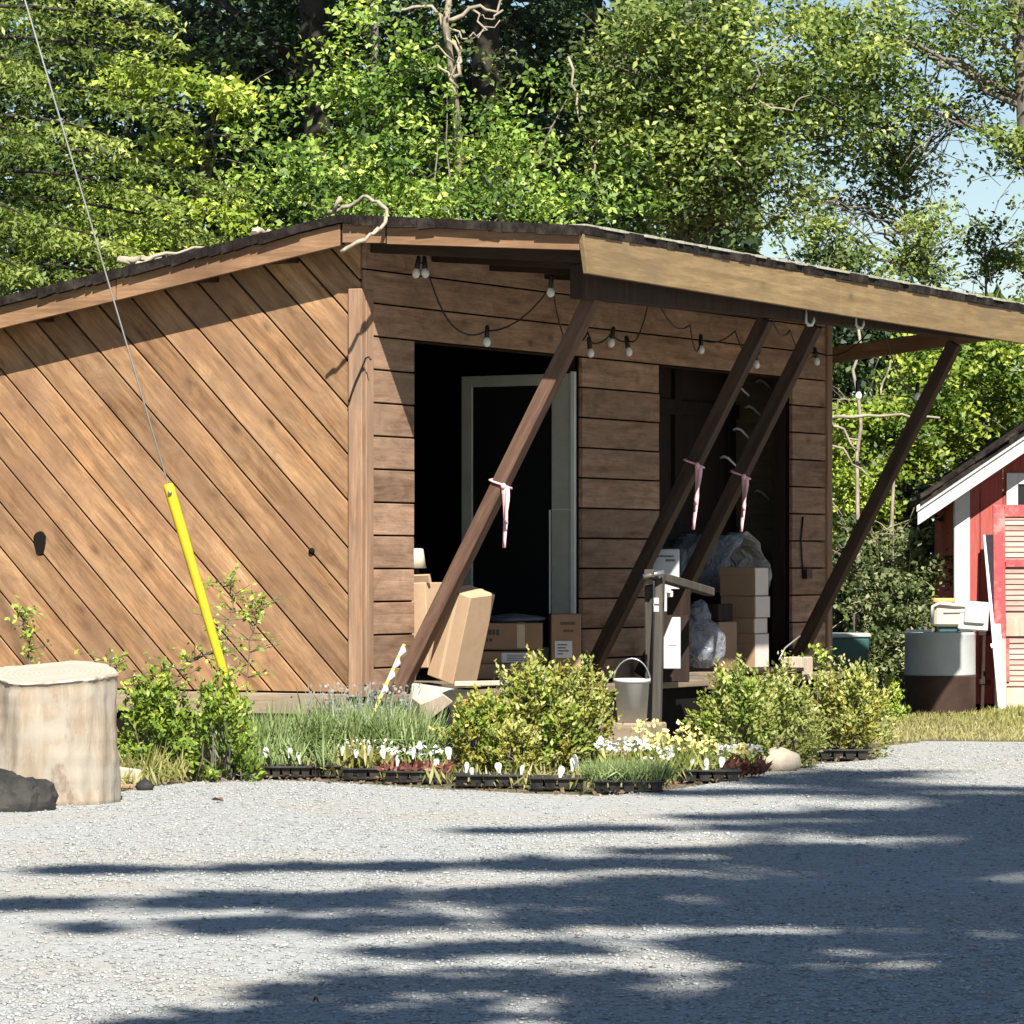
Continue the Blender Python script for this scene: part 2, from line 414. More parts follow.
def earth_mat():
    m,nt,bs=new_mat('forest_floor'); lk=nt.links.new
    tc=N(nt,'ShaderNodeTexCoord')
    n1=N(nt,'ShaderNodeTexNoise',in_Scale=9.0,in_Detail=8.0,in_Roughness=.75); lk(tc.outputs['Object'],n1.inputs['Vector'])
    n2=N(nt,'ShaderNodeTexNoise',in_Scale=1.1,in_Detail=4.0); lk(tc.outputs['Object'],n2.inputs['Vector'])
    r1=ramp(nt,[(.3,(.05,.037,.025)),(.55,(.13,.1,.065)),(.75,(.25,.2,.13))]); lk(n1.outputs[0],r1.inputs[0])
    r2=ramp(nt,[(.45,0),(.6,.6)]); lk(n2.outputs[0],r2.inputs[0])
    lk(mix(nt,r2.outputs[0],r1.outputs[0],(.09,.1,.03)),bs.inputs['Base Color']); bs.inputs['Roughness'].default_value=.95
    bp=N(nt,'ShaderNodeBump',in_Strength=.7,in_Distance=.03); lk(n1.outputs[0],bp.inputs['Height']); lk(bp.outputs[0],bs.inputs['Normal'])
    return m
M['earth']=earth_mat()
# leaves
M['l_olive']=foliage('leaf_olive',(.035,.06,.014),(.17,.235,.045),(.42,.46,.13))
M['l_lime']=foliage('leaf_lime',(.05,.09,.012),(.25,.34,.04),(.5,.55,.1),trans=.28)
M['l_green']=foliage('leaf_green',(.015,.042,.010),(.165,.275,.04),(.46,.55,.12),trans=.3)
M['l_dark']=foliage('leaf_dark',(.008,.018,.010),(.03,.058,.02),(.11,.16,.04),trans=.25)
M['l_mid']=foliage('leaf_mid',(.022,.045,.014),(.155,.22,.045),(.42,.47,.13),trans=.35)
M['l_blue']=foliage('leaf_bluish',(.022,.04,.016),(.14,.185,.05),(.42,.44,.13),trans=.35)
M['l_vine']=foliage('leaf_vine',(.03,.05,.016),(.12,.155,.05),(.36,.37,.2),trans=.3)
M['l_bush']=foliage('leaf_bush',(.17,.085,.03),(.29,.30,.05),(.6,.56,.2),trans=.35)
M['l_bushg']=foliage('leaf_bush_green',(.07,.10,.03),(.26,.29,.07),(.6,.58,.27),trans=.35)
M['l_wild']=foliage('leaf_wild',(.035,.075,.012),(.17,.25,.03),(.42,.46,.08),trans=.3)
M['l_grass']=foliage('blade_green',(.09,.14,.045),(.22,.29,.11),(.40,.45,.22),trans=.3)
M['l_grey']=foliage('blade_greyish',(.14,.16,.13),(.22,.24,.22),(.3,.3,.31),trans=.2)
M['l_dry']=foliage('blade_dry',(.14,.16,.03),(.28,.27,.09),(.45,.38,.19),trans=.3)
M['l_red']=foliage('leaf_reddish',(.09,.03,.022),(.19,.07,.05),(.36,.2,.12),trans=.2)
M['l_white']=foliage('petal_white',(.5,.5,.47),(.62,.62,.6),(.72,.72,.7),trans=.2)
M['l_yellow']=foliage('petal_yellow',(.65,.5,.12),(.75,.65,.25),(.8,.75,.45),trans=.2)
# ------------------------------------------------------------------ the wooden shed
ZR0=3.30
def zr(x): return ZR0+.172*x if x<=0 else ZR0-.08*x
FLOOR=.45; ZB=.43; BACK=-4.6; LEN=T_of(824); OV=1.60; RK=.27; P=.2015; ZO=2.588
shed=thing('wooden_shed','brown cedar shed with diagonal boarded side wall and a deep propped roof overhang','shed',(CX,CY,0),PHI)

def clip(poly,a,b,c):           # keep a*x+b*y<=c
    out=[]
    for i in range(len(poly)):
        p,q=poly[i],poly[(i+1)%len(poly)]
        dp=a*p[0]+b*p[1]-c; dq=a*q[0]+b*q[1]-c
        if dp<=0: out.append(p)
        if dp*dq<0:
            t=dp/(dp-dq); out.append((p[0]+(q[0]-p[0])*t,p[1]+(q[1]-p[1])*t))
    return out
# side wall, diagonal boards as separate pieces with open joints
m=MB()
wall=[(BACK,ZB),(-.002,ZB),(-.002,zr(-.002)-.1),(BACK,zr(BACK)-.1)]
x0,_,z0=Lt(201,330,0.0); s0=x0+z0; step=.2*math.sqrt(2); gap=.014*math.sqrt(2)
for k in range(-30,30):
    lo=s0+k*step+gap/2; hi=s0+(k+1)*step-gap/2
    p=clip(clip(wall,1,1,hi),-1,-1,-lo)
    if len(p)>=3: m.prism(p,'y',-.024-rnd.uniform(0,.006),0)
sw=m.build('side_wall',M['diag'],shed,bevel=.003)
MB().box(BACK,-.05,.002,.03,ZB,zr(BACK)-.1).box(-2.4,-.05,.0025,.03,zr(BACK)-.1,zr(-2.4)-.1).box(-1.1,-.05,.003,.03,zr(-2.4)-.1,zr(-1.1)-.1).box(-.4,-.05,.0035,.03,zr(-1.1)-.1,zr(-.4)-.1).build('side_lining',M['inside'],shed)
# a knot hole
kx,_,kz=Lt(40,543,-.03)
MB().add([(kx+.045*math.cos(a)*(1+.2*math.sin(3*a)),-.033,kz+.085*math.sin(a)*(1+.15*math.cos(2*a))) for a in [i*2*math.pi/14 for i in range(14)]]+[(kx+.04*math.cos(a),-.02,kz+.08*math.sin(a)) for a in [i*2*math.pi/14 for i in range(14)]],[tuple(range(14))]+[(i,(i+1)%14,14+(i+1)%14,14+i) for i in range(14)]).build('knot_hole',M['inside'],shed)
kx,_,kz=Lt(312,551,-.03)
MB().lathe([(.02,0),(.02,.01)],9).build('nail_head',M['inside'],shed,loc=(kx,-.03,kz),rot=(R(90),0,0))
# front wall
T1a,T1b=T_of(411),T_of(579); T2a,T2b=T_of(656),T_of(789.5)
m=MB()
def rows(y0,y1,z0,z1):
    k0=math.floor((z0-ZO)/P)
    for k in range(k0,40):
        a=max(z0,ZO+k*P+.0055); b=min(z1,ZO+(k+1)*P-.0055)
        if a>=z1: break
        if b-a>.015: m.box(-.004,.022+rnd.uniform(0,.006),y0,y1,a,b)
ztop=zr(0)-.11
rows(.001,LEN-.03,ZO,ztop)
rows(.001,T1a,ZB,ZO); rows(T1b,T2a,ZB,ZO); rows(T2b,LEN-.03,ZB,ZO)
m.build('front_wall',M['front'],shed,bevel=.003)
m=MB()
m.box(-.03,-.006,.03,LEN-.04,ZO,ztop)
for a,b in ((.03,T1a),(T1b,T2a),(T2b,LEN-.04)): m.box(-.03,-.0065,a,b,ZB-.02,ZO)
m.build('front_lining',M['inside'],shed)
# door jambs / heads
m=MB()
for a,b in ((T1a,T1b),(T2a,T2b)):
    m.box(-.14,-.031,a-.035,a-.002,FLOOR,ZO).box(-.14,-.031,b+.002,b+.035,FLOOR,ZO).box(-.14,-.031,a,b,ZO,ZO+.04)
m.build('door_jamb',M['darkwood'],shed)
# corner trim: two boards round the near corner, one at the far corner
m=MB(); m.box(-.068,.028,-.052,-.001,ZB-.03,2.87); m.build('corner_trim',M['trim'],shed,bevel=.004)
m=MB(); m.box(.0,.03,.001,.092,ZB-.03,2.866); m.build('corner_trim',M['trim'],shed,bevel=.004)
m=MB(); m.box(-.05,.045,LEN-.028,LEN+.06,ZB-.1,ztop+.0); m.build('corner_trim',M['trim'],shed,bevel=.004)
# skirting board below the wall
m=MB(); m.box(BACK,-.06,-.03,.0,.29,ZB-.012); m.build('skirt_board',M['skirt'],shed,bevel=.004)
m=MB(); m.box(BACK,-.02,.01,.05,0,.41).box(-.07,-.03,.06,LEN,0,.41); m.build('foundation',M['inside'],shed)
# inside: floor, back, far wall, partition behind the second opening
m=MB(); m.box(BACK,-.04,.05,LEN,FLOOR-.03,FLOOR); m.build('floor',M['deck'],shed)
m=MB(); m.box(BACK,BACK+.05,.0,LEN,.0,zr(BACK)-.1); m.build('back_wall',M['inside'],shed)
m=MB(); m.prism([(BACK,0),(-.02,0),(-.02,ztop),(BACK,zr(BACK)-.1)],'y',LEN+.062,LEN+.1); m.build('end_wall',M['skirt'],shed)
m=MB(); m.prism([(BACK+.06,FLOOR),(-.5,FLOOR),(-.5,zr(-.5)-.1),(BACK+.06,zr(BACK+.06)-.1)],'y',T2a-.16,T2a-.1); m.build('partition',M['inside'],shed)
# inner panelling seen through the second opening (stiles and rails)
m=MB()
y0,y1=T2a-.09,T2b+.4
m.box(-.66,-.62,y0,y1,FLOOR,ZO+.3)
for f in (0,.24,.62,.98): m.box(-.62,-.585,y0+(y1-y0)*f*.95,y0+(y1-y0)*f*.95+.11,FLOOR,ZO+.28)
for z in (FLOOR+.02,1.38,2.3): m.box(-.62,-.59,y0,y1,z,z+.11)
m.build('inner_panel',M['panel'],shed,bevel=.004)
# open inner door with a pale frame hinged at the right jamb of the first opening
h=S(-.05,T1b+.005,0); fr=W(463,500,27.85); dv=Vector((fr.x-h.x,fr.y-h.y,0)); wd=dv.length; ang=math.atan2(dv.y,dv.x)
inv=shed_inv=Matrix.Rotation(-PHI,4,'Z')@Matrix.Translation((-CX,-CY,0))
door=bpy.data.objects.new('door',None); link(door,shed); door.location=inv@Vector((h.x,h.y,FLOOR)); door.rotation_euler=(0,0,ang-PHI)
DH=2.03
m=MB(); m.box(0,.155,-.02,.02,0.0,DH).box(wd-.085,wd,-.02,.02,0,DH).box(.155,wd-.085,-.02,.02,DH-.075,DH).box(.155,wd-.085,-.02,.02,0,.2); m.build('frame',M['doorframe'],door,bevel=.003)
m=MB(); m.box(-.03,-.002,-.03,.03,0,DH+.01); m.build('edge_strip',M['doorwhite'],door)
m=MB(); m.box(.15,wd-.08,-.006,.006,.19,DH-.07); m.build('screen',M['screen'],door)
m=MB(); m.box(.165,.172,-.024,.024,.0,.0+1.12).box(.0,.155,-.023,.023,1.118,1.124); m.build('moulding',M['doorwhite'],door)
# porch deck
m=MB()
for i in range(3): m.box(.045+i*.125,.045+i*.125+.115,.15,LEN-.5,FLOOR-.08,FLOOR-.04+rnd.uniform(0,.004))
m.build('porch_deck',M['deck'],shed,bevel=.003)
m=MB(); m.box(.1,.14,.2,LEN-.6,0,FLOOR-.085).box(.32,.36,.2,LEN-.6,0.0,FLOOR-.085); m.build('deck_joist',M['inside'],shed)
# ---- roof
YA,YB=-RK,LEN+.42
roof=bpy.data.objects.new('roof',None); link(roof,shed); roof.rotation_euler=(-.0085,0,0)
m=MB()
m.prism([(BACK-.35,zr(BACK-.35)-.05),(0,zr(0)-.05),(0,zr(0)),(BACK-.35,zr(BACK-.35))],'y',YA-.03,YB+.03)
m.prism([(0.0005,zr(0)-.05),(OV+.03,zr(OV+.03)-.05),(OV+.03,zr(OV+.03)),(0.0005,zr(0))],'y',YA-.03,YB+.03)
m.build('shingles',M['shingle'],roof)
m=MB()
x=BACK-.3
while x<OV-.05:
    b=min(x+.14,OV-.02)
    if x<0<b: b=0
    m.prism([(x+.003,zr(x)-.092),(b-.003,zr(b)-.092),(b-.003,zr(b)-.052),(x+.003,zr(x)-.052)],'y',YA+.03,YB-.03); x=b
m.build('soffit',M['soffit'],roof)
# rough shingle edges: little overlapping butts along the rake and eave
m=MB(); mp=MB()
x=BACK-.35
while x<OV:
    w=rnd.choice((.05,.09,.13,.3)); b=min(x+w,OV+.03); o=rnd.uniform(.0,.012)
    tgt=m
    za=zr(x); zb=zr(b)
    if not(x<0<b): tgt.prism([(x,za-.052-rnd.uniform(0,.02)),(b-.006,zb-.052-rnd.uniform(0,.012)),(b-.006,zb-.006+rnd.uniform(0,.008)),(x,za-.006+rnd.uniform(0,.008))],'y',YA-.033-o,YA+.1)
    x=b
y=YA
while y<YB:
    w=rnd.uniform(.08,.2); o=rnd.uniform(0,.010); z=zr(OV)
    tgt=m
    tgt.box(OV-.1,OV+.034+o,y,min(y+w-.006,YB),z-.05-rnd.uniform(0,.006),z-.004+rnd.uniform(0,.008))
    y+=w
m.build('shingle_edge',M['shingle'],roof); 
y=YA; n_=0; zt0=zr(OV)+.006; vs=[]
while y<YB:      # lichen crust along the eave, one ragged strip
    w=rnd.uniform(.04,.16); d_=rnd.choice((.004,.012,.02,.034)); y1_=min(y+w,YB)
    for yy in (y,y1_-.002): vs+= [(OV-.09,yy,zt0+.002),(OV+.028+d_*.7,yy,zt0+.002),(OV+.028+d_*.7,yy,zt0-.006-.25*d_),(OV-.09,yy,zt0-.004)]
    y=y1_
nn=len(vs)//4
MB().add(vs,[(4*k+a,4*k+(a+1)%4,4*k+4+(a+1)%4,4*k+4+a) for k in range(nn-1) for a in range(4)]+[(0,1,2,3),(4*nn-1,4*nn-2,4*nn-3,4*nn-4)]).build('lichen',M['lichen'],roof)
if mp.f: mp.build('pale_shingles',M['lichen'],roof)
# fascia boards
def fas(x0,x1,d0,d1,mat,yy=YA):
    mm=MB(); mm.prism([(x0,zr(x0)-.054-d0),(x1,zr(x1)-.054-d1),(x1,zr(x1)-.054),(x0,zr(x0)-.054)],'y',yy,yy+.03); return mm.build('fascia',M[mat],roof,bevel=.002)
fas(BACK-.33,-1.62,.135,.135,'fascia_red'); fas(-1.612,-.012,.135,.13,'fascia_red'); fas(.004,.30,.115,.105,'fascia_red'); fas(.31,OV-.002,.11,.09,'fascia_red')
m=MB(); m.box(-.011,.003,YA+.004,YA+.03,zr(0)-.18,zr(0)-.055).box(.301,.309,YA+.004,YA+.03,zr(.3)-.17,zr(.3)-.055); m.build('joint_strip',M['inside'],roof)
fas(BACK-.33,OV-.002,.135,.12,'fascia_red',YB-.03)
zt=zr(OV)-.052
ysp=T_of(835,OV)
m=MB(); m.add([(xx,yy,zz) for xx in (OV,OV+.032) for yy,zz in ((YA-.02,zt),(YA+.05,zt-.225),(ysp,zt-.235),(ysp,zt))],[(0,1,2,3),(7,6,5,4),(0,4,5,1),(1,5,6,2),(2,6,7,3),(3,7,4,0)]); m.build('eave_fascia',M['fascia_pale'],roof,bevel=.003)
m=MB(); m.box(OV,OV+.030,ysp+.004,YB+.02,zt-.236,zt); m.build('eave_fascia',M['fascia_pale'],roof,bevel=.003)
m=MB(); m.box(BACK-.36,BACK-.33,YA,YB,zr(BACK-.33)-.2,zr(BACK-.33)-.05); m.build('back_fascia',M['fascia_red'],roof)
# rafters and lookouts
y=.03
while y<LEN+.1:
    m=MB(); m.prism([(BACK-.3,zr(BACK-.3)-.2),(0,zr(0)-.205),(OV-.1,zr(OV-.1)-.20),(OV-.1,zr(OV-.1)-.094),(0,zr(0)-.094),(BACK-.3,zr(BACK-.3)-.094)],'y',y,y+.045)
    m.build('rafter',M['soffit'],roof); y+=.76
for px,py in ((265,266),(185,308),(20,330)):
    xx,_,zz=Lt(px,py,-.2)
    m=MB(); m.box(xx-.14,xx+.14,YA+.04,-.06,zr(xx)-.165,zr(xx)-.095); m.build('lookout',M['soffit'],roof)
# beam and braces
BO=1.40
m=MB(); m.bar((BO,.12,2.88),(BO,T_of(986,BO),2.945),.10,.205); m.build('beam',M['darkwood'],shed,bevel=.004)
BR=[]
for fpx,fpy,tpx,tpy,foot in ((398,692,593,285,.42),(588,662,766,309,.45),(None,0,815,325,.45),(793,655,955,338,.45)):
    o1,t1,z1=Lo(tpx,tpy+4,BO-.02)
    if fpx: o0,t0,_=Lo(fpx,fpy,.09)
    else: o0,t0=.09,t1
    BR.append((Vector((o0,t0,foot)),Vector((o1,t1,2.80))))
    m=MB(); m.bar((o0,t0,foot),(o1,t1,2.80),.088,.088,up=(0,1,0)); m.build('brace',M['brace' if len(BR)==1 else 'brace_shaded'],shed,bevel=.003)
# black tube standing in for a wire's shadow on the corner trim
pts=[Vector(Lt(px,py,-.065)) for px,py in ((349,402),(352,392),(356,381),(361,370),(366,358),(369,357),(371,360))]
MB().tube(pts,.006,5).build('wire_shadow',M['cord'],shed)
# dark wire and catch on the far boards
pts=[Vector(Lo(px,py,.035)) for px,py in ((803,517),(801,540),(802,560),(803,571))]
m=MB(); m.tube(pts,.008,5); p=Vector(Lo(806,574,.04)); m.box(p.x-.01,p.x+.03,p.y-.05,p.y+.05,p.z-.035,p.z+.035); m.build('door_catch',M['cord'],shed)

# ------------------------------------------------------------------ string of bulbs
so=bpy.data.objects.new('string_light',None); link(so); so.location=(CX,CY,2.9); so.rotation_euler=(0,0,PHI)
tag(so,'string of clear bulbs on a black cord looped under the shed overhang','string light')
nodes=[(417,262,.18),(425,262,.22),(452,325,.3),(486,331,.35),(552,285,.9),(572,340,.45),(588,332,.4),(592,343,.4),(611,334,.45),(629,341,.5),(652,284,1.3),(690,325,.8),(701,340,.4),(735,331,.5),(756,355,.4),(767,299,1.3),(790,330,.8),(816,352,.3),(880,316,1.35),(914,392,.75),(951,372,.6)]
bul=[(417,268,.18),(425,268,.22),(487,337,.35),(551,287,.9),(571,346,.45),(590,348,.4),(612,338,.45),(628,347,.5),(652,288,1.3),(701,345,.4),(756,360,.4),(767,302,1.3),(816,357,.3),(880,320,1.35),(917,392,.75),(858,391,1.35)]
pts=[]
P3=[Vector(Lo(*q)) for q in nodes]
for a,b in zip(P3[:-1],P3[1:]):
    sag=min(.12,(b-a).length*.12)
    for k in range(6):
        f=k/6; p=a.lerp(b,f); p.z-=sag*4*f*(1-f); p.z-=2.9; pts.append(p)
pts.append(P3[-1]-Vector((0,0,2.9)))
MB().tube(pts,.0055,5).build('cord',M['cord'],so)
bm_=MB(); bm_.lathe([(.004,0),(.017,-.008),(.024,-.026),(.025,-.04),(.018,-.056),(.005,-.063)],12)
sk=MB(); sk.lathe([(.008,.075),(.014,.065),(.017,.0),(.015,-.004)],10)
b0=None
for px,py,o in bul:
    p=Vector(Lo(px,py,o)); p.z-=2.9
    if b0 is None:
        b0=bm_.build('bulb',M['bulb'],so); s0_=sk.build('socket',M['cord'],b0); c=b0
    else:
        c=b0.copy(); link(c,so); s=s0_.copy(); link(s,c)
    c.location=p; c.rotation_euler=(rnd.uniform(-.15,.15),rnd.uniform(-.15,.15),0)
# white hooks on the beam
hk=MB(); hk.tube([(0,0,.09),(0,0,.03),(.0,0,.0),(.012,.012,-.02),(.028,.03,-.018),(.036,.042,.005),(.036,.046,.03)],[.007,.008,.010,.012,.012,.010,.008],8)
for i,(px,py,lab) in enumerate(((806,322,'white screw hook under the beam, just left of the brace by the far wall corner'),(856,325,'white screw hook under the beam, right of the third brace and over open air'))):
    o_,t_,z_=Lo(px,py,BO+.06)
    h_=hk.build('screw_hook',M['white']) if i==0 else h_.copy()
    if i: link(h_)
    h_.location=S(o_,t_,z_); h_.rotation_euler=(0,0,PHI); tag(h_,lab,'hook','white hooks under the beam')
# ribbons on the braces
def ribbon(px,py,o,length,lab,lean):
    a_,b_=BR[o]; best=min((a_.lerp(b_,k/200) for k in range(201)),key=lambda q:abs((HORIZON-(S(*q).z-EYE)/S(*q).y*F)-py))
    p=S(*best); bd=(b_-a_).normalized(); e1=Vector((0,1,0)); e2=bd.cross(e1)
    r=thing('ribbon',lab,'ribbon',p,PHI,'ribbons tied to the braces')
    m=MB()
    for s,(ln,dx) in enumerate(((length,.0),(length*.62,.022))):
        vs=[];n=9
        for i in range(n):
            f=i/(n-1); tw=.35*math.sin(f*5+s)
            for sg in (-1,1):
                vs.append((dx+lean*f*.05+sg*.014*math.cos(tw), .02*math.sin(f*4+s)+sg*.014*math.sin(tw)-.01*s, -f*ln))
        m.add(vs,[(2*i,2*i+1,2*i+3,2*i+2) for i in range(n-1)],True)
    o1=m.build('tail',M['ribbon'],r,fix=False)
    so_=o1.modifiers.new('s','SOLIDIFY'); so_.thickness=.002
    m=MB(); ring=[tuple(e1*(.054*max(-1,min(1,1.4*math.cos(a))))+e2*(.054*max(-1,min(1,1.4*math.sin(a))))+bd*.008*math.sin(2*a)) for a in [i*2*math.pi/16 for i in range(17)]]
    m.tube(ring,.007,6); m.lathe([(.004,-.02),(.018,-.008),(.016,.01),(.004,.02)],8,(.045,-.055,-.02)); k=m.build('knot',M['ribbon'],r)
    o1.location=(.045,-.06,-.02)
ribbon(497,484,0,.37,'pale pink ribbon tied round the sunlit front brace of the shed',.3)
ribbon(687,463,1,.42,'faded pink ribbon on the second brace, before the dark opening',-.4)
ribbon(746,474,2,.37,'faded pink ribbon on the third brace, above the plastic sheeting',-.2)
# pegs on the inner panel
pg=MB(); pg.tube([(0,0,.0),(.03,0,.012),(.06,.01,.0),(.11,.05,-.06)],[.008,.011,.010,.007],7)
for i,(px,py) in enumerate(((733,388),(756,382),(745,408),(733,430),(720,458),(772,434),(768,468),(754,492))):
    q=S(*Lo(px,py,-.5)); 
    if i==0: p_=pg.build('peg',M['white'])
    else: p_=p_.copy(); link(p_)
    p_.location=q; p_.rotation_euler=(0,0,PHI+rnd.uniform(-.1,.25))
    tag(p_,'short white peg slanting from the dark panel in the right opening','peg','white pegs on the dark inner panel')
# dead vine curl and twigs on the roof
pts=[W(px,py,Y) for px,py,Y in ((330,213,24.9),(345,208,24.85),(356,203,24.8),(367,197,24.75),(377,201,24.68),(385,210,24.55),(386,219,24.4),(381,227,24.3),(373,234,24.22),(362,240,24.2),(350,247,24.2),(341,252,24.22))]
sm=[]
for i in range(len(pts)-1):
    for k in range(3): sm.append(pts[i].lerp(pts[i+1],k/3)+Vector((rnd.gauss(0,.007),rnd.gauss(0,.007),rnd.gauss(0,.007))))
sm.append(pts[-1])
c_=MB(); c_.tube(sm,[.0105+.005*rnd.random() for _ in sm],6)
c_.tube([W(334,211,24.87),W(337,203,24.85),W(341,198,24.85)],[.014,.012,.02],6)
tag(c_.build('dead_vine',M['twig']),'pale dead vine curling over the roof edge at the shed corner','vine')
for j,(a,b,r,lab) in enumerate((((118,262),(205,243),.02,'long pale dead branch lying along the sloping roof edge on the left'),((122,259),(160,256),.026,'short thick dead branch under the long one on the left roof edge'),((255,231),(272,228),.028,'short pale stub of wood on the roof edge halfway up the left slope'))):
    m=MB(); A=S(*Lt(a[0],a[1]+2,-.2)); B=S(*Lt(b[0],b[1]+2,-.05)); n=7
    m.tube([A.lerp(B,i/n)+Vector((rnd.gauss(0,.01),rnd.gauss(0,.01),rnd.gauss(0,.012))) for i in range(n+1)],[r*(1-.6*i/n) for i in range(n+1)],6)
    tag(m.build('fallen_branch',M['twig']),lab,'branch')
# ------------------------------------------------------------------ log stump and dark rock
st=W(52,800,20.75); st.z=0
m=MB(); R0=.318
prof=[(R0*1.03,-.02),(R0*1.015,.06),(R0,.2),(R0*.99,.4),(R0*.985,.6),(R0*.97,.672),(R0*.94,.685),(R0*.7,.68),(R0*.3,.684),(.01,.683)]
m.lathe([p_ for p_ in prof[:1]]+[(R0*(1.02-.08*k/22+.006*math.sin(k*1.7)),.66*k/22) for k in range(1,23)]+prof[5:],72,wob=.02,seed=4)
for i,v in enumerate(m.v):
    a=math.atan2(v[1],v[0]); g=.006*math.sin(9*a+v[2]*3)+.005*math.sin(17*a-v[2]*5)+.006*math.sin(5*a+v[2]*11)+rnd.gauss(0,.0015)
    m.v[i]=(v[0]*(1+g*3),v[1]*(1+g*3),v[2])
o=m.build('log_stump',M['log'],loc=st,rot=(0,R(1.2),0)); o.scale=(1,1,.965); tag(o,'thick pale barkless log standing on end at the left edge of the gravel','stump')
for p in o.data.polygons:
    if abs(p.normal.z)>.6: p.use_smooth=False
for v in o.data.vertices:
    if v.co.z>.5: v.co.z+=v.co.y*.15*(v.co.z-.5)/.18+.012*math.sin(v.co.x*9)
m=MB(); blob(m,(0,0,.04),(.235,.2,.175),12,.34,4,-.06); m.v=[(x+rnd.gauss(0,.005),y+rnd.gauss(0,.005),z+rnd.gauss(0,.005)) for x,y,z in m.v]; m.sm=[False]*len(m.f); p=G(1,20.1)
tag(m.build('boulder',M['darkrock'],loc=p),'dark lumpy rock on the gravel in front of the pale log','rock')
m=MB(); blob(m,(0,0,.05),(.125,.1,.085),31,.1,3,-.06); p=G(780,23.9)
tag(m.build('boulder',M['rock'],loc=p),'smooth pale tan rock on the gravel beside the planter trays','rock')
# ------------------------------------------------------------------ guy wire with yellow guard, utility pole it is tied to
A=W(231,697,22.9); B=W(168,484,22.9); d=(B-A).normalized()
g0=A-d*((A.z+.05)/d.z); top=g0+d*(9.2/d.z)
guy=thing('guy_wire','thin steel guy wire rising to the upper left through a long yellow guard','guy wire',(g0.x,g0.y,0))
m=MB(); m.tube([g0-guy.location,top-guy.location],[.0052,.0052],6); m.build('cable',M['wire'],guy)
m=MB(); q=lambda p:p-guy.location
m.tube([q(A-d*.03),q(A+d*.02),q(A+d*.4),q(B-d*.06),q(B-d*.02),q(B)],[.02,.024,.026,.031,.031,.026],12)
gd=m.build('guard',M['yellow'],guy)
m=MB(); m.tube([q(A-d*.2),q(A-d*.1),q(A-d*.02)],[.015,.02,.019],10); m.build('lower_guard',M['orange'],guy)
m=MB(); m.lathe([(.012,0),(.012,.012),(.004,.014)],10); m.build('bolt',M['steel'],gd,loc=q(B-d*.05)+Vector((0,-.03,0)),rot=(R(90),0,0))
pole=thing('utility_pole','tall brown utility pole left of the shed that holds the guy wire','utility pole',(top.x-.16,top.y+.02,0))
MB().tube([(0,0,-.1),(0,0,10)],[.16,.12],16).build('pole',M['bark'],pole)
MB().bar((-1.1,0,9.6),(1.1,0,9.6),.09,.11).build('crossarm',M['bark'],pole)
# yellow stake with tape beside the first brace
a=W(374,712,24.0); b=W(404,645,24.35); d2=(a-b).normalized()
stk=thing('stake','thin yellow fibreglass stake with white tape leaning beside the first brace','stake',(a.x,a.y,0))
e=a+d2*(a.z/abs(d2.z)*.98); q=lambda p:p-Vector((a.x,a.y,0))
MB().tube([q(e),q(a),q(b-d2*0)],[.011,.011,.010],8).build('rod',M['stake'],stk)
m=MB(); 
for f in (0,.1,.2,.32): m.tube([q(b+d2*(.02+f)),q(b+d2*(.05+f))+Vector((.01,0,0)),q(b+d2*(.09+f))],[.014,.021,.012],7)
m.build('tape',M['tagwhite'],stk)

# ------------------------------------------------------------------ cartons
def carton(name,lab,loc,rz,dims,mat='cardboard',tape=None,label=None,pr=None,rot=None,group=None,flaps=False):
    w,dp,h=dims
    r=thing(name,lab,'box',loc,rz,group,rot)
    m=MB(); m.box(-w/2,w/2,-dp/2,dp/2,0,h); m.build('body',M[mat],r,bevel=.005)
    if tape:
        x0,x1=tape; MB().box(x0*w,x1*w,-dp/2-.0015,-dp/2,.01,h-.01).box(x0*w,x1*w,-dp/2,dp/2,h,h+.0015).build('tape',M['tape'],r)
    if label:
        x0,x1,z0,z1=label; l=MB().box(x0*w,x1*w,-dp/2-.0035,-dp/2-.001,z0*h,z1*h).build('shipping_label',M['paper'],r)
        m=MB(); 
        for k in range(4):
            zz=z0*h+(z1-z0)*h*(.2+.18*k); xa=x0*w+(x1-x0)*w*.15
            m.box(xa,xa+(x1-x0)*w*rnd.uniform(.3,.65),-dp/2-.0045,-dp/2-.0035,zz,zz+(z1-z0)*h*.07)
        m.build('print',M['print'],l)
    if pr:
        m=MB()
        for x0,x1,z0,z1 in pr:
            xx=x0
            while xx<x1:
                b=min(xx+rnd.uniform(.02,.05),x1); m.box(xx*w,b*w,-dp/2-.0015,-dp/2-.0004,z0*h,z1*h); xx=b+.014
        m.build('print',M['print'],r)
    return r
def Pz(px,py,o):  # world point on plane o
    return S(*Lo(px,py,o))
# first opening; all turned to face roughly outward-left
DIR=PHI+R(62)            # box front (-y) faces out and left
y=R(8)
# tilted tall carton leaning on the jamb side
p=W(452,678,25.15)
carton('carton','tall pale carton leaning to the right behind the front brace',p,0,(.20,.26,.56),tape=(-.06,.05),rot=(R(4),R(17),R(-34)),mat='cardboard_l')
p=W(426,655,25.3)
carton('carton','open pale carton at the left jamb, half hidden by the front brace',W(425,668,25.5),0,(.19,.24,.53),tape=None,rot=(0,R(-2),R(-30)),mat='cardboard_l')
MB().box(-.12,.12,-.012,.012,0,.05).build('flap',M['cardboard_l'],bpy.data.objects['carton.001'],loc=(0,-.1,.53),rot=(R(20),0,0))
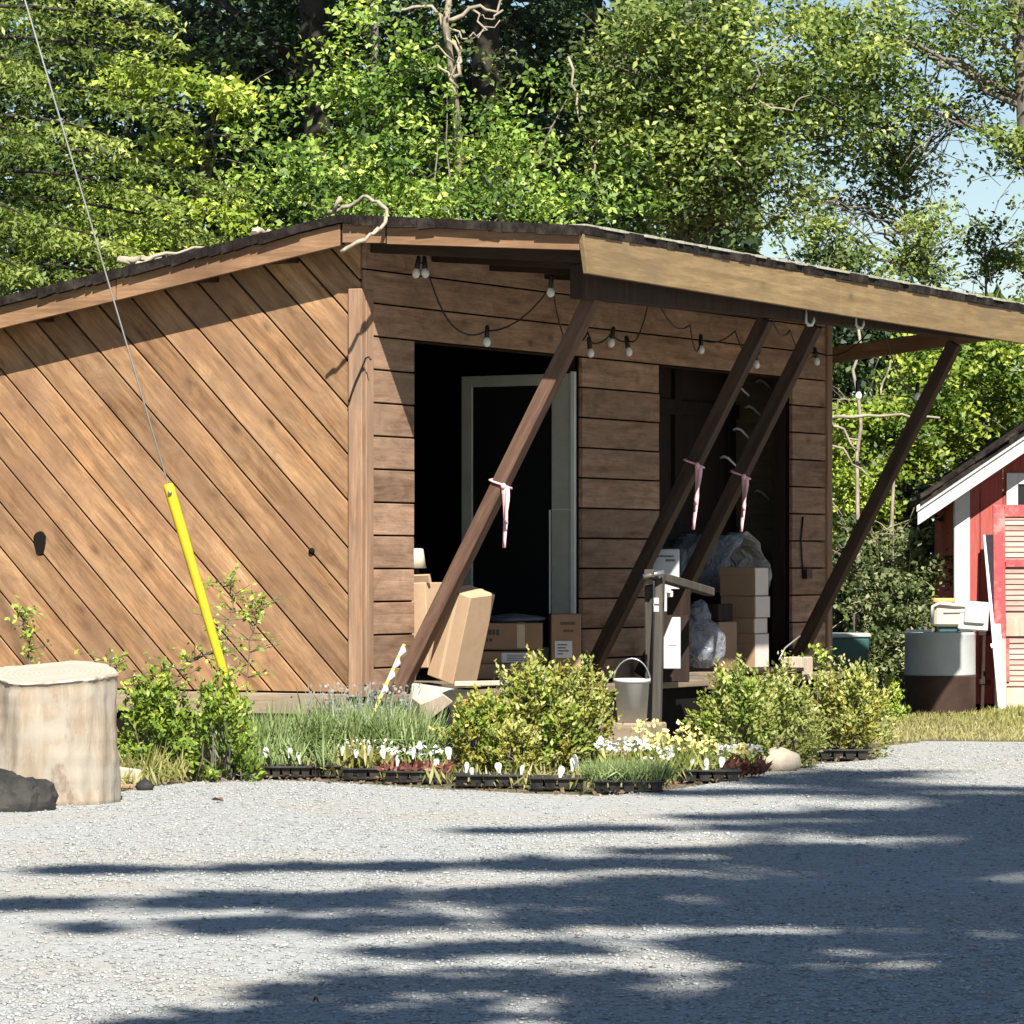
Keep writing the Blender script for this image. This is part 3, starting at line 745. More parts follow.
# lamp shade like cup above it
lp=thing('lamp','small lamp with a cream shade just inside the left jamb','lamp',W(414.5,600,25.75)-Vector((0,0,.16)))
MB().lathe([(.05,0),(.055,.02),(.018,.04),(.014,.12),(.03,.2),(.04,.3),(.025,.36),(.012,.44)],14).build('base',M['darkwood'],lp)
MB().lathe([(.075,.36),(.055,.48),(.04,.485),(.06,.365)],18).build('shade',M['cream'],lp)
base=26.75
z=FLOOR
def stackbox(lab,px0,px1,py0,py1,Y,dp=.4,**kw):
    c=(px0+px1)/2; sc=Y/F; zz=EYE+(HORIZON-py1)*sc
    return carton('carton',lab,Vector(((c-512)*sc,Y+dp/2,zz)),R(3),((px1-px0)*sc,dp,(py1-py0)*sc),**kw)
z0y=678
stackbox('flat tan carton at the bottom of the stack in the left opening',457,528,664,679,26.55,mat='cardboard',label=(.33,.5,.05,.5))
stackbox('flat brown carton with a long white end panel, second in the stack',468,536,651.5,664,26.6,mat='cardboard_b',label=(-.03,.49,.12,.88))
stackbox('wide brown printed carton with a taped pale panel, topmost of the stack',472,543,623,649.5,26.62,mat='cardboard_b',tape=(.15,.26),pr=((-.42,-.1,.55,.75),(-.42,-.2,.3,.42)))
bpy.data.objects['carton.004'].rotation_euler.z=R(-2)
stackbox('upright brown carton with a small white label beside the pale door frame',550,580,614,674,26.75,dp=.3,mat='cardboard_b',label=(-.38,.2,.27,.55),pr=((-.2,.3,.82,.87),(-.1,.25,.7,.74)))
t_=W(507,652,26.7); 
# grey folded tarp lying on top of the stack
m=MB(); blob(m,(0,0,.02),(.2,.16,.035),5,.25,3,-.02); tag(m.build('folded_tarp',M['potgrey'],loc=W(513,622,26.85)),'dark grey folded tarp lying on top of the carton stack','tarp')
# scraps in front of the deck at the foot of the first brace
p=W(432,728,24.2)
m=MB(); m.bar(W(412,694,24.35)-p,W(452,700,24.3)-p,.10,.13); tag(m.build('offcut',M['doorframe'],loc=p,bevel=.006),'white painted offcut of wood lying behind the grassy plants','offcut')
m=MB(); m.prism([(-.10,-.07),(.14,-.02),(.09,.06),(-.06,.07)],'y',-.06,.06); tag(m.build('wood_chunk',M['barewood'],loc=W(428,706,24.0),rot=(R(20),R(-25),R(20)),bevel=.006),'pale angular chunk of split wood below the leaning carton','wood')
m=MB(); m.bar((-.3,0,0),(.34,.04,.012),.09,.03); tag(m.build('plank',M['barewood'],loc=W(505,684,24.35),rot=(0,0,R(-6)),bevel=.004),'weathered plank lying in front of the carton stack','plank')
m=MB(); blob(m,(0,0,0),(.16,.14,.14),9,.2,3); tag(m.build('rubble',M['darkrock'],loc=W(462,712,24.2)),'dark lumpy debris between the wood chunk and the big leafy plants','rubble')
m=MB(); m.bar((-.12,0,0),(.1,.0,.02),.06,.04); tag(m.build('plank',M['orange'],loc=W(482,703,24.1),rot=(0,0,R(12)),bevel=.004),'short orange-brown stick of wood above the olive plants','stick')

# second opening and what stands before it
ws=thing('wooden_stand','weathered grey post stand with a slanting crossbar before the right opening','stand',S(1.0,Lo(655,600,1.0)[1],0),PHI)
b_=ws.location; rotm=Matrix.Rotation(-PHI,4,'Z')
def lw(v): return rotm@(v-b_)
pp=Pz(662,700,1.0); 
m=MB(); v=lw(Pz(660,590,1.0)); v2=lw(Pz(656,705,1.02)); v2.z=.0
m.bar(v2,v+Vector((0,0,.10)),.055,.06); m.build('post',M['weathered'],ws,bevel=.006)
m=MB(); v=lw(Pz(649,585,.9)); v2=lw(Pz(650,715,.86)); v2.z=0
m.bar(v2,v,.05,.12); m.build('post',M['weathered'],ws,bevel=.006)
m=MB(); a=lw(Pz(650,574,.98)); b=lw(Pz(710,592,.86)); m.bar(a+(a-b)*.02,b,.07,.055); m.build('crossbar',M['weathered'],ws,bevel=.006)
m=MB(); a=lw(Pz(643,577,.95)); b=lw(Pz(664,572,1.06)); m.tube([a,b],.016,8); m.build('bolt_rod',M['steel'],ws)
m=MB(); m.box(-.09,.06,-.04,-.0,0,.17); m.build('bracket',M['darkwood'],ws,loc=lw(Pz(682,615,.9)))
m=MB(); 
for px,py in ((669,590),(657,601),(657,609),(671,594)): m.box(-.016,.016,-.02,.0,-.02,.02,Matrix.Translation(lw(Pz(px,py,1.1))))
m.build('clip',M['tagwhite'],ws,bevel=.004)
def fbox(name,lab,px0,px1,py0,py1,Y,dp,mat,rz=0,**kw):
    sc=Y/F; c=(px0+px1)/2
    return carton(name,lab,Vector(((c-512)*sc,Y+dp/2,EYE+(HORIZON-py1)*sc)),rz,((px1-px0)*sc,dp,(py1-py0)*sc),mat=mat,**kw)
fbox('white_carton','white printed carton standing behind the slanting crossbar',653,680,549,612,27.2,.2,'whiteplastic',R(-3),pr=((-.35,.3,.87,.9),(.0,.35,.8,.84)))
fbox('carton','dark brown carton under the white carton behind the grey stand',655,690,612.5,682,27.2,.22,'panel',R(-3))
m=MB(); sc=26.5/F; m.prism([(-.055,0),(.055,0),(.055,.335),(.0,.335),(-.055,.2)],'y',0,.05)
wp=m.build('leaning_board',M['whiteplastic'],loc=W(672,669,26.5),rot=(0,0,R(-3)),bevel=.004); tag(wp,'white panel with one cut corner leaning beside the clear plastic bag','panel')
MB().box(-.02,.03,-.004,0,.155,.175).build('sticker',M['tagwhite'],wp)
# low crate the bag sits on
cr=thing('crate','low dark wooden crate under the clear plastic bag','crate',Pz(697,690,.24),R(-28)); cz=cr.location.z
m=MB()
for k in range(3): m.box(-.24,.24,-.15+.1*k,-.06+.1*k,.10,.125)
m.box(-.24,.24,-.17,-.152,.01,.10); m.box(-.24,.24,.152,.17,.01,.10); m.build('slat',M['deck'],cr,bevel=.003)
m=MB(); m.box(-.24,-.19,-.15,.15,-cz+.0,.098); m.box(.19,.24,-.15,.15,-cz,.098); m.build('runner',M['darkwood'],cr)
bag=thing('plastic_bag','clear tied plastic bag with a blue bundle inside on the low crate','bag',Pz(703,668,.24)+Vector((0,0,.0)))
m=MB(); blob(m,(0,0,.17),(.155,.13,.185),21,.14,4,-.17); blob(m,(-.02,0,.37),(.075,.07,.10),22,.2,3); m.build('bag',M['bag'],bag)
m=MB(); blob(m,(.0,-.02,.12),(.07,.05,.05),23,.2,3,-.1); m.build('bundle',M['blue'],bag)
m=MB(); m.lathe([(.02,0),(.04,.012),(.02,.024)],10,(-.02,0,.42)); m.build('tie',M['cord'],bag)
m=MB(); m.prism([(-.0,0),(.03,.0),(.11,.25),(.08,.27)],'y',-.012,.012); tag(m.build('paper_sack',M['cream'],loc=Pz(718,668,.2),rot=(0,R(-24),R(-20)),bevel=.003),'crumpled cream paper sack wedged right of the clear bag','sack')
# sheet-draped bundle behind
sh=thing('sheeted_bundle','pale plastic sheeting draped in an arch over goods behind the box stack','sheeting',S(-.18,Lo(735,590,-.18)[1],FLOOR),PHI)
zb=Lo(735,592,-.18)[2]-FLOOR; zt_=Lo(735,535,-.18)[2]-FLOOR
m=MB(); n=16; rows_=[]
for j in range(7):
    x=-.42+j*.09
    for i in range(n+1):
        a=math.pi*i/n; rr=1+.05*math.sin(5*a+j)+.03*math.sin(9*a+2*j)
        m.v.append((x+.02*math.sin(7*a+j), -.02+.36*math.cos(a)*rr, zb+(zt_-zb)*math.sin(a)**.8*rr))
for j in range(6):
    for i in range(n):
        b=j*(n+1)+i; m.f.append((b,b+1,b+n+2,b+n+1)); m.sm.append(True)
o=m.build('sheet',M['sheet'],sh,fix=False); s=o.modifiers.new('s','SOLIDIFY'); s.thickness=.006
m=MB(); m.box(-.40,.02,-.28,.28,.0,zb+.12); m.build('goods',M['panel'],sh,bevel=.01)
fbox('carton','dim wide carton on the floor behind the clear bag in the right opening',692,731,622,672,28.75,.3,'cardboard_b',R(-28))
fbox('carton','dim flat dark carton resting on the wide carton behind the clear bag',694,728,604,621.5,28.8,.26,'panel',R(-26))
# stack of four small boxes
bt=Lo(762,600,.36)[1]
zs=[Lo(762,py,.36)[2] for py in (668,634,618,596,567.5)]
labs=('brown shoebox sized carton at the bottom of the stack of four','thin brown carton second from the bottom of the stack of four','brown carton second from the top of the stack of four','brown carton with slightly lifted lid topping the stack of four')
for i in range(4):
    h=zs[i+1]-zs[i]-.002; dx=(0,-.012,.004,-.008)[i]
    w_,d_=.27,.235
    r=thing('carton',labs[i],'box',S(.30-w_/2+dx,bt+d_/2+.004*i,zs[i]),PHI+R((0,2,-1.5,1)[i]),'small cartons stacked in the right opening')
    MB().box(-w_/2,w_/2,-d_/2,d_/2,0,h).build('body',M['cardboard'],r,bevel=.004)
    MB().box(w_/2+(.0045 if i in (0,3) else 0),w_/2+.007,-d_/2+.003,d_/2-.003,.004,h-.003).build('pale_end',M['endpaper'],r)
    if i in (0,3):
        MB().box(-w_/2-.004,w_/2+.004,-d_/2-.004,d_/2+.004,h*.72,h+.004).build('lid',M['cardboard'],r,bevel=.003)
# shelf-table that carries stack and arch
tb=thing('low_table','low dark plank table carrying the box stack in the right opening','table',S(.28,bt+.05,FLOOR-.04),PHI)
hz=zs[0]-FLOOR+.04
MB().box(-.22,.25,-.5,.30,hz-.03,hz-.002).build('top',M['darkwood'],tb,bevel=.003)
for sx in (-.18,.2):
    for sy in (-.45,.25): MB().box(sx,sx+.04,sy,sy+.04,0,hz-.031).build('leg',M['darkwood'],tb)
# block at the foot of the far brace
m=MB(); m.box(-.08,.08,-.1,.1,0,.13); o=m.build('wooden_block',M['barewood'],loc=S(.42,Lo(800,672,.42)[1]-.05,FLOOR-.04),rot=(0,0,PHI),bevel=.006); tag(o,'pale wooden block on the deck at the foot of the far brace','block')
# twigs of wire beside it
pts=[Pz(px,py,.4) for px,py in ((779,660),(785,648),(795,640),(800,636))]
tag(MB().tube(pts,.006,5).build('wire_scrap',M['wire']),'thin bent wire sticking out beside the far brace','wire')
# white bucket
bk=thing('bucket','white plastic bucket with a raised wire handle behind the flowering trays','bucket',W(632,722,24.9))
bz=bk.location.z
m=MB(); m.lathe([(.088,0),(.105,.24),(.113,.243),(.113,.262),(.108,.264),(.104,.25),(.086,.02)],28); m.build('pail',M['white'],bk)
hp=[(.113*math.cos(a),.02,.235+.15*math.sin(a)) for a in [math.pi*i/14 for i in range(15)]]
m=MB(); m.tube(hp,.005,6); m.build('handle',M['steel'],bk)
m=MB(); m.box(-.16,.16,-.16,.16,-bz,-.002); o=m.build('paving_block',M['skirt'],loc=bk.location,rot=(0,0,R(-28)),bevel=.01); tag(o,'low wooden block under the white bucket','block')

# ------------------------------------------------------------------ red outbuilding on the right
YR=33.95; sc=YR/F
XL=(957-512)*sc; RX=XL+1.75; EZ=EYE+(HORIZON-491)*sc; SL=.68; HW=RX-XL
zg=lambda x: EZ+.07+ (x-XL)*SL if x<RX else EZ+.07+(2*RX-x-XL)*SL
red=thing('red_outbuilding','small red board outbuilding with white trim and a mossy shingled roof','outbuilding',(XL,YR,0),R(-2.6))
m=MB(); XR=2*HW
def gpoly(x0,x1): return [(x0,0.05),(x1,.05),(x1,zg(x1+XL)-.02),(x0,zg(x0+XL)-.02)]
x=.0
while x<XR:
    b=min(x+.19,XR)
    if x<HW<b: b=HW
    m.prism(gpoly(x+.003,b-.003),'y',0,.03); x=b
m.build('front_wall',M['red'],red)
m=MB(); 
for k in range(16): m.box(-.0,.02,.04+k*.2,.235+k*.2,.05,EZ+.03)
m.build('side_wall',M['red'],red)
m=MB(); m.box(-.02,.105,-.025,-.002,.05,zg(XL)-.03); m.build('corner_trim',M['white'],red,bevel=.004)
m=MB(); m.box(-.025,-.003,-.02,.10,.05,zg(XL)-.03); m.build('corner_trim',M['white'],red,bevel=.004)
m=MB(); m.box(.05,XR-.05,.04,3.2,.0,EZ); m.build('inside_box',M['inside'],red)
rf=bpy.data.objects.new('roof',None); link(rf,red)
OVH=.32; RO=.28
def rz_(x): return EZ+.09+(x)*SL if x<=HW else EZ+.09+(2*HW-x)*SL
m=MB()
m.prism([(-OVH,rz_(-OVH)),(HW,rz_(HW)),(HW,rz_(HW)+.06),(-OVH,rz_(-OVH)+.06)],'y',-RO-.03,3.4)
m.prism([(HW+.0005,rz_(HW)),(2*HW+OVH,rz_(-OVH)),(2*HW+OVH,rz_(-OVH)+.06),(HW+.0005,rz_(HW)+.06)],'y',-RO-.03,3.4)
m.build('shingles',M['shingle'],rf)
m=MB(); 
for i in range(26):      # rough shingle butts on the rake
    x=-OVH+i*.09; m.prism([(x,rz_(x)+.055),(x+.1,rz_(x+.1)+.05),(x+.1,rz_(x+.1)+.075+rnd.uniform(0,.02)),(x,rz_(x)+.075+rnd.uniform(0,.025))],'y',-RO-.035-rnd.uniform(0,.03),-RO+rnd.uniform(.3,.7))
m.build('shingle_edge',M['lichen' if False else 'shingle'],rf)
m=MB(); m.prism([(-OVH-.02,rz_(-OVH)-.16),(HW,rz_(HW)-.145),(HW,rz_(HW)-.002),(-OVH-.02,rz_(-OVH)-.002)],'y',-RO,-RO+.03); m.build('rake_board',M['white'],rf,bevel=.004)
m=MB(); m.prism([(HW+.001,rz_(HW)-.145),(2*HW+OVH,rz_(-OVH)-.16),(2*HW+OVH,rz_(-OVH)-.002),(HW+.001,rz_(HW)-.002)],'y',-RO,-RO+.03); m.build('rake_board',M['white'],rf)
m=MB(); m.prism([(-OVH-.03,rz_(-OVH)-.05),(HW,rz_(HW)-.035),(HW,rz_(HW)-.001),(-OVH-.03,rz_(-OVH)-.001)],'y',-RO-.02,-RO-.001); m.build('rake_moulding',M['white'],rf,bevel=.003)
m=MB(); m.prism([(-OVH,rz_(-OVH)-.03),(HW,rz_(HW)-.03),(HW,rz_(HW)-.003),(-OVH,rz_(-OVH)-.003)],'y',-RO+.031,.0); m.build('soffit',M['soffit'],rf)
# window
win=bpy.data.objects.new('window',None); link(win,red); wx=(1006-957)*sc
m=MB(); z1=EYE+(HORIZON-473)*sc; z0=z1-.85
m.box(wx,wx+.095,-.028,-.001,z0,z1).box(wx+.6,wx+.695,-.028,-.001,z0,z1).box(wx+.095,wx+.6,-.028,-.001,z1-.095,z1).box(wx+.095,wx+.6,-.028,-.001,z0,z0+.095); m.build('frame',M['white'],win,bevel=.004)
MB().box(wx+.09,wx+.605,-.012,-.002,z0+.09,z1-.09).build('pane',M['screen'],win)
# louvred shutter door leaning on the front
sx=(994-512)*33.5/F; sd=thing('louvred_door','weathered louvred shutter door with peeling red paint leaning on the red outbuilding','shutter',(sx,33.42,0.0),0,rot=(R(-5),0,0))
SH=1.70; SWD=.64; zb_=.02
zc=EYE+(HORIZON-638)*33.45/F
m=MB(); m.box(0,.095,0,.035,zc,SH).box(.095,SWD-.095,0,.035,SH-.10,SH); m.build('upper_frame',M['redpeel'],sd,bevel=.003)
m=MB(); m.box(0,.095,0,.035,zb_,zc-.002).box(SWD-.095,SWD,0,.035,zb_,SH).box(.096,SWD-.096,.0,.034,zb_,.2).box(.096,SWD-.096,0.,.034,.62,.78); m.build('lower_frame',M['barewood'],sd,bevel=.003)
m=MB(); z=.215
while z<SH-.12:
    if not(.59<z<.79): m.box(.09,SWD-.09,.004,.012,z,z+.058,Matrix.Translation((0,.012,z+.02))@Matrix.Rotation(R(-16),4,'X')@Matrix.Translation((0,0,-z-.02)))
    z+=.044
m.build('louvres',M['louvre'],sd)
MB().box(.09,SWD-.09,.028,.034,.2,SH-.1).build('backing',M['louvre'],sd)
m=MB(); m.box(.096,.12,-.003,.03,.25,.6).box(.1,SWD-.1,-.004,.0,1.19,1.25); m.build('red_strip',M['redpeel'],sd)
# white board leaning
a=W(989,535,33.8); b=W(1002,700,33.2); b.z=0.02
m=MB(); d=(a-b); m.prism([(-.03,0),(.03,0),(.05,d.length),(-.05,d.length)],'y',-.01,.01)
o=m.build('white_board',M['white'],loc=b,rot=(math.atan2(-d.y,d.z),-math.atan2(-d.x,d.z),0),bevel=.003); tag(o,'narrow white tapered board leaning between the barrel and the shutter','board')
MB().box(-.05,.05,-.014,-.0105,.55,.58).build('strap',M['steel'],o)
m=MB(); m.box(-.015,.015,-.02,.02,0,.62); m.box(-.05,.05,-.02,.03,.62,.66); m.box(-.03,.06,-.03,.03,0.22,.26)
tag(m.build('pump_handle',M['darkwood'],loc=G(982,33.65),rot=(0,R(2),0),bevel=.004),'dark iron handle standing behind the barrel against the red boards','handle')
# barrel
bp_=W(940,716,33.15); bp_.z=0
br=thing('barrel','two tone barrel, pale above and dark brown below, beside the red outbuilding','barrel',bp_)
zsplit=EYE+(HORIZON-675)*33.2/F; ztop_=EYE+(HORIZON-632)*33.2/F
rB=.287
MB().lathe([(rB*.97,0),(rB,.03),(rB,zsplit-.02),(rB*1.012,zsplit-.01),(rB*1.012,zsplit)],40).build('lower_body',M['barrel_low'],br)
MB().lathe([(rB*1.0,zsplit+.001),(rB,zsplit+.012),(rB*.995,ztop_-.03),(rB*1.01,ztop_-.02),(rB*1.01,ztop_),(rB*.95,ztop_),(rB*.94,ztop_-.02)],40).build('upper_body',M['barrel_top'],br)
# machine on top
mc=thing('machine','cream and white motor unit with a faded orange top lying on the barrel','machine',(bp_.x,bp_.y,ztop_))
def mx(px): return (px-512)*33.3/F-bp_.x
def mz(py): return EYE+(HORIZON-py)*33.3/F-ztop_
m=MB(); m.box(mx(931),mx(962),-.12,.1,mz(626),mz(603)); m.build('casing',M['cream'],mc,bevel=.02)
m=MB(); m.box(mx(930),mx(952),-.11,.09,mz(603)+.001,mz(598)); m.build('cover',M['orange'],mc,bevel=.01)
m=MB(); m.tube([(mx(929),-.1,mz(622)),(mx(929.5),-.12,mz(606)),(mx(936),-.135,mz(603)),(mx(965),-.135,mz(606))],[.016,.016,.015,.014],8); m.build('handle',M['tagwhite'],mc)
m=MB(); m.tube([(mx(940),-.12,mz(612)),(mx(970),-.12,mz(610))],[.012,.02],8); m.build('shaft',M['white'],mc)
m=MB(); m.box(-.12,.12,-.11,.10,-.115,.12); m.box(-.075,.09,-.135,-.111,-.06,.08); m.build('housing',M['white'],mc,loc=(mx(971),-.03,mz(616)+.0),rot=(0,R(4),R(-6)),bevel=.035)
m=MB(); m.box(mx(936),mx(956),-.08,.06,.0,mz(626)-.001); m.build('base',M['teal'],mc,bevel=.008)
m=MB(); m.box(mx(957),mx(970),-.08,.02,-.0,mz(618)); m.build('foot',M['white'],mc,bevel=.008)
m=MB(); m.box(-.1,.1,-.04,.04,0,.02); o=m.build('lath',M['tagwhite'],loc=(mx(917)+bp_.x,bp_.y-.1,ztop_+.001),rot=(0,0,R(-12)),bevel=.003); tag(o,'short white lath lying on the left rim of the barrel','lath')
# bin beyond the shed corner
bn=thing('bin','small dark green bin with a pale blue lid behind the far shed corner','bin',W(846,686,33.6)*1.0); bn.location.z=0
m=MB(); 
hB=EYE+(HORIZON-633)*33.6/F
m.add([(-.15,-.13,0),(.15,-.13,0),(.15,.13,0),(-.15,.13,0),(-.18,-.16,hB-.04),(.18,-.16,hB-.04),(.18,.16,hB-.04),(-.18,.16,hB-.04)],[(3,2,1,0),(4,5,6,7),(0,1,5,4),(1,2,6,5),(2,3,7,6),(3,0,4,7)]); m.build('body',M['teal'],bn,bevel=.01)
m=MB(); m.box(-.19,.19,-.17,.17,hB-.038,hB); m.build('lid',M['barrel_top'],bn,bevel=.012)
# ------------------------------------------------------------------ ground
def sheet(name,poly,z,mat,sub=0):
    m=MB(); m.add([(x,y,z) for x,y in poly],[tuple(range(len(poly)))]); o=m.build(name,mat,fix=False); tag(o,None,None,kind='structure'); return o
sheet('ground',[(-90,-60),(90,-60),(90,140),(-90,140)],-.012,M['earth'])
edge=[(-300,806),(0,806),(60,805),(118,792),(175,784),(230,779),(300,781),(345,783),(400,786),(450,790),(520,793),(600,796),(668,790),(742,778),(800,765),(872,760),(885,746),(930,741),(1024,742),(1500,744)]
pts=[]
for px,py in edge:
    Y=F*EYE/(py-HORIZON); pts.append(((px-512)/F*Y,Y))
fine=[]
for a,b in zip(pts[:-1],pts[1:]):
    L=math.dist(a,b); n=max(2,int(L/.12))
    for i in range(min(n,60)):
        f=i/min(n,60); fine.append((a[0]+(b[0]-a[0])*f+rnd.gauss(0,.012),a[1]+(b[1]-a[1])*f+rnd.gauss(0,.025)))
fine.append(pts[-1])
poly=[(-40,fine[0][1])]+fine+[(40,fine[-1][1]),(40,-40),(-40,-40)]
sheet('gravel_yard',poly,0.0,M['gravel'])
def edgeY(X):
    for (x0,y0),(x1,y1) in zip(pts[:-1],pts[1:]):
        if x0<=X<=x1: return y0+(y1-y0)*(X-x0)/(x1-x0+1e-9)
    return 21
# loose stones on the gravel: beyond counting
n=110000
Y=rng.uniform(10.2,27.6,n); X=rng.uniform(-.16,.16,n)*Y*1.05
eY=np.array([edgeY(x) for x in X]); keep=Y<eY+rng.normal(0,.10,n)-.02; keep&=rng.uniform(0,1,n)<.55+.6*(np.sin(X*1.7+Y*.5)+np.sin(X*.6-Y*1.1+2)+1.2)/2; X=X[keep]; Y=Y[keep]; n=len(X)
r=rng.gamma(2.6,.0013,n)+.003; r=np.minimum(r,.014)
base=np.array([(1,0,0),(0,1,0),(-1,0,0),(0,-1,0),(0,0,1),(0,0,-1)],float)
V=base[None]*rng.uniform(.6,1.3,(n,6,1)); V+=rng.normal(0,.18,(n,6,3)); V[:,:,2]*=.42
V=V*r[:,None,None]; V+=np.stack([X,Y,r*.25],1)[:,None,:]
T=np.array([(0,1,4),(1,2,4),(2,3,4),(3,0,4),(1,0,5),(2,1,5),(3,2,5),(0,3,5)])
Q=(np.arange(n)[:,None,None]*6+T[None]).reshape(-1,3)
tag(np_mesh('gravel_stones',V.reshape(-1,3),Q,M['stone']),None,None,kind='stuff')

# ------------------------------------------------------------------ leaves, crowns, trees
def ell_points(c,rad,n,shell=.0):
    p=rng.normal(size=(n,3)); p/=np.linalg.norm(p,axis=1)[:,None]
    rr=rng.uniform(shell**3,1,n)**(1/3)
    return np.array(c)[None]+p*rr[:,None]*np.array(rad)[None]
def clumps(ells):
    """ells: (px,py,Y,rx_px,ry_px,depth,n) -> clump centres"""
    out=[]
    for px,py,Y,rx,ry,dz,n in ells:
        c=W(px,py,Y); k=Y/F
        out.append(ell_points(c,(rx*k,dz,ry*k),n,.35))
    return np.concatenate(out)
def foliage_from(cl,per,cr,flat=.55):
    n=len(cl); cnt=rng.poisson(per,n); idx=np.repeat(np.arange(n),cnt)
    # each clump is a short leafy spray with its own heading
    hd=rng.normal(size=(n,3)); hd[:,2]*=.4; hd/=np.linalg.norm(hd,axis=1)[:,None]
    tpar=rng.uniform(-1,1,len(idx))
    p=cl[idx]+hd[idx]*(tpar*cr*1.3)[:,None]+rng.normal(size=(len(idx),3))*np.array([.5,.5,.5*flat])*cr
    p[:,2]-=cr*.35*tpar**2
    t=np.clip(rng.beta(.9,.9,n)[idx]+rng.normal(0,.1,len(idx)),0,1)
    return p,t
def limb_tubes(m,a,b,r0,r1,jit=.06,n=7):
    a=Vector(a); b=Vector(b); L=(b-a).length; pts_=[]
    for i in range(n+1):
        f=i/n; p=a.lerp(b,f); p.z+=L*.08*math.sin(math.pi*f)
        if 0<i<n: p+=Vector((rnd.gauss(0,jit*L/3),rnd.gauss(0,jit*L/3),rnd.gauss(0,jit*L/3)))
        pts_.append(p)
    m.tube(pts_,[r0+(r1-r0)*i/n for i in range(n+1)],6)
    return pts_
def tree(name,lab,base_px,Y,h,r,ells,per,cr,size,mat,bark='bark',lean=(0,0),limbs=14,group=None,top=None,width=.55,nb=(0,-.35,.75),trunk=True,cat='tree'):
    b=G(base_px,Y); t=thing(name,lab,cat,b,0,group)
    cl=clumps(ells)
    p,tn=foliage_from(cl,per,cr)
    inv_=np.array(b)
    if top:      # the crown goes on above the picture and shades what stands behind
        zc,rx,rz_h,nn,big=top
        q=ell_points((b.x+lean[0]*.6,b.y+.5,zc),(rx,rx*.8,rz_h),nn,.2)
        tq=rng.beta(2,2,nn)
        leaf_mesh('upper_crown',q-inv_,big,M[mat],t,tq,nbias=nb)
    leaf_mesh('crown',p-inv_,size,M[mat],t,tn,nbias=nb,width=width)
    if trunk:
        m=MB(); n=12; P_=[]
        for i in range(n+1):
            f=i/n; P_.append(Vector((lean[0]*f+rnd.gauss(0,r*.35),lean[1]*f+rnd.gauss(0,r*.35),-.1+h*f)))
        m.tube(P_,[r*(1.15-.8*i/n) for i in range(n+1)],10); m.build('trunk',M[bark],t)
        if limbs:
            m=MB(); sel=rng.choice(len(cl),min(limbs,len(cl)),replace=False)
            for i in sel:
                e=Vector(cl[i]-inv_); f=min(.97,max(.08,(e.z-.25*math.hypot(e.x,e.y))/h)); k=min(n-1,int(f*n)); a=P_[k].lerp(P_[k+1],f*n-k)
                rr=min(r*.45,.012*(e-a).length+.006)
                q=limb_tubes(m,a,e,rr,.004)
                for j in range(3):
                    s=q[3+j]; limb_tubes(m,s,s+Vector((rnd.gauss(0,.35),rnd.gauss(0,.3),rnd.gauss(.05,.3))),rr*.4,.003,n=4)
            m.build('limbs',M[bark],t)
    return t

# far dark wood seen between the trunks; reads as one mass
n=90000
Y=rng.uniform(50,60,n); X=(rng.uniform(-260,760,n)-512)/F*Y; Z=rng.uniform(0,13,n)*rng.uniform(.6,1,n)
fx=np.sin(X*1.3)+np.sin(X*.63+1.3)+np.sin(Z*1.1+X*.7)
keep=(fx>-1.75)|(Z<6)|(X<-2.2); 
tag(leaf_mesh('far_wood',np.stack([X,Y,Z],1)[keep],.105,M['l_dark'],None,rng.beta(2,2,keep.sum())),None,None,kind='stuff')
n=9000
Y=rng.uniform(50,58,n); X=(rng.uniform(700,1300,n)-512)/F*Y; Z=rng.uniform(0,4.6,n)
tag(leaf_mesh('far_thicket',np.stack([X,Y,Z],1),.15,M['l_mid'],None,rng.beta(2,2,n)),None,None,kind='stuff')

# hemlock: drooping sprays
def frond(cent,tint,start,dirx,length,droop,dens,wid):
    """leafy points along a drooping branch with side twigs"""
    s=np.array(start,float); d=np.array(dirx,float); d/=np.linalg.norm(d)
    side=np.cross(d,[0,0,1]); side/=np.linalg.norm(side)
    nt=int(length*dens); tv=rng.beta(2,2)
    f=rng.uniform(.08,1,nt); sg=rng.choice([-1,1],nt)
    lat=rng.uniform(0,1,nt)**.8*wid*(1-.75*f)*1.2
    p=s[None]+d[None]*(f*length)[:,None]+side[None]*(sg*lat)[:,None]+d[None]*(lat*.5)[:,None]
    p[:,2]+=length*.10*f-droop*length*f**2-lat*.35-rng.exponential(.05,nt)
    p+=rng.normal(0,.02,p.shape)
    cent.append(p); tint.append(np.clip(tv*.6+.4*f+rng.normal(0,.1,nt),0,1))
    return [s+d*length*k/6+np.array([0,0,length*.10*k/6-droop*length*(k/6)**2]) for k in range(7)]
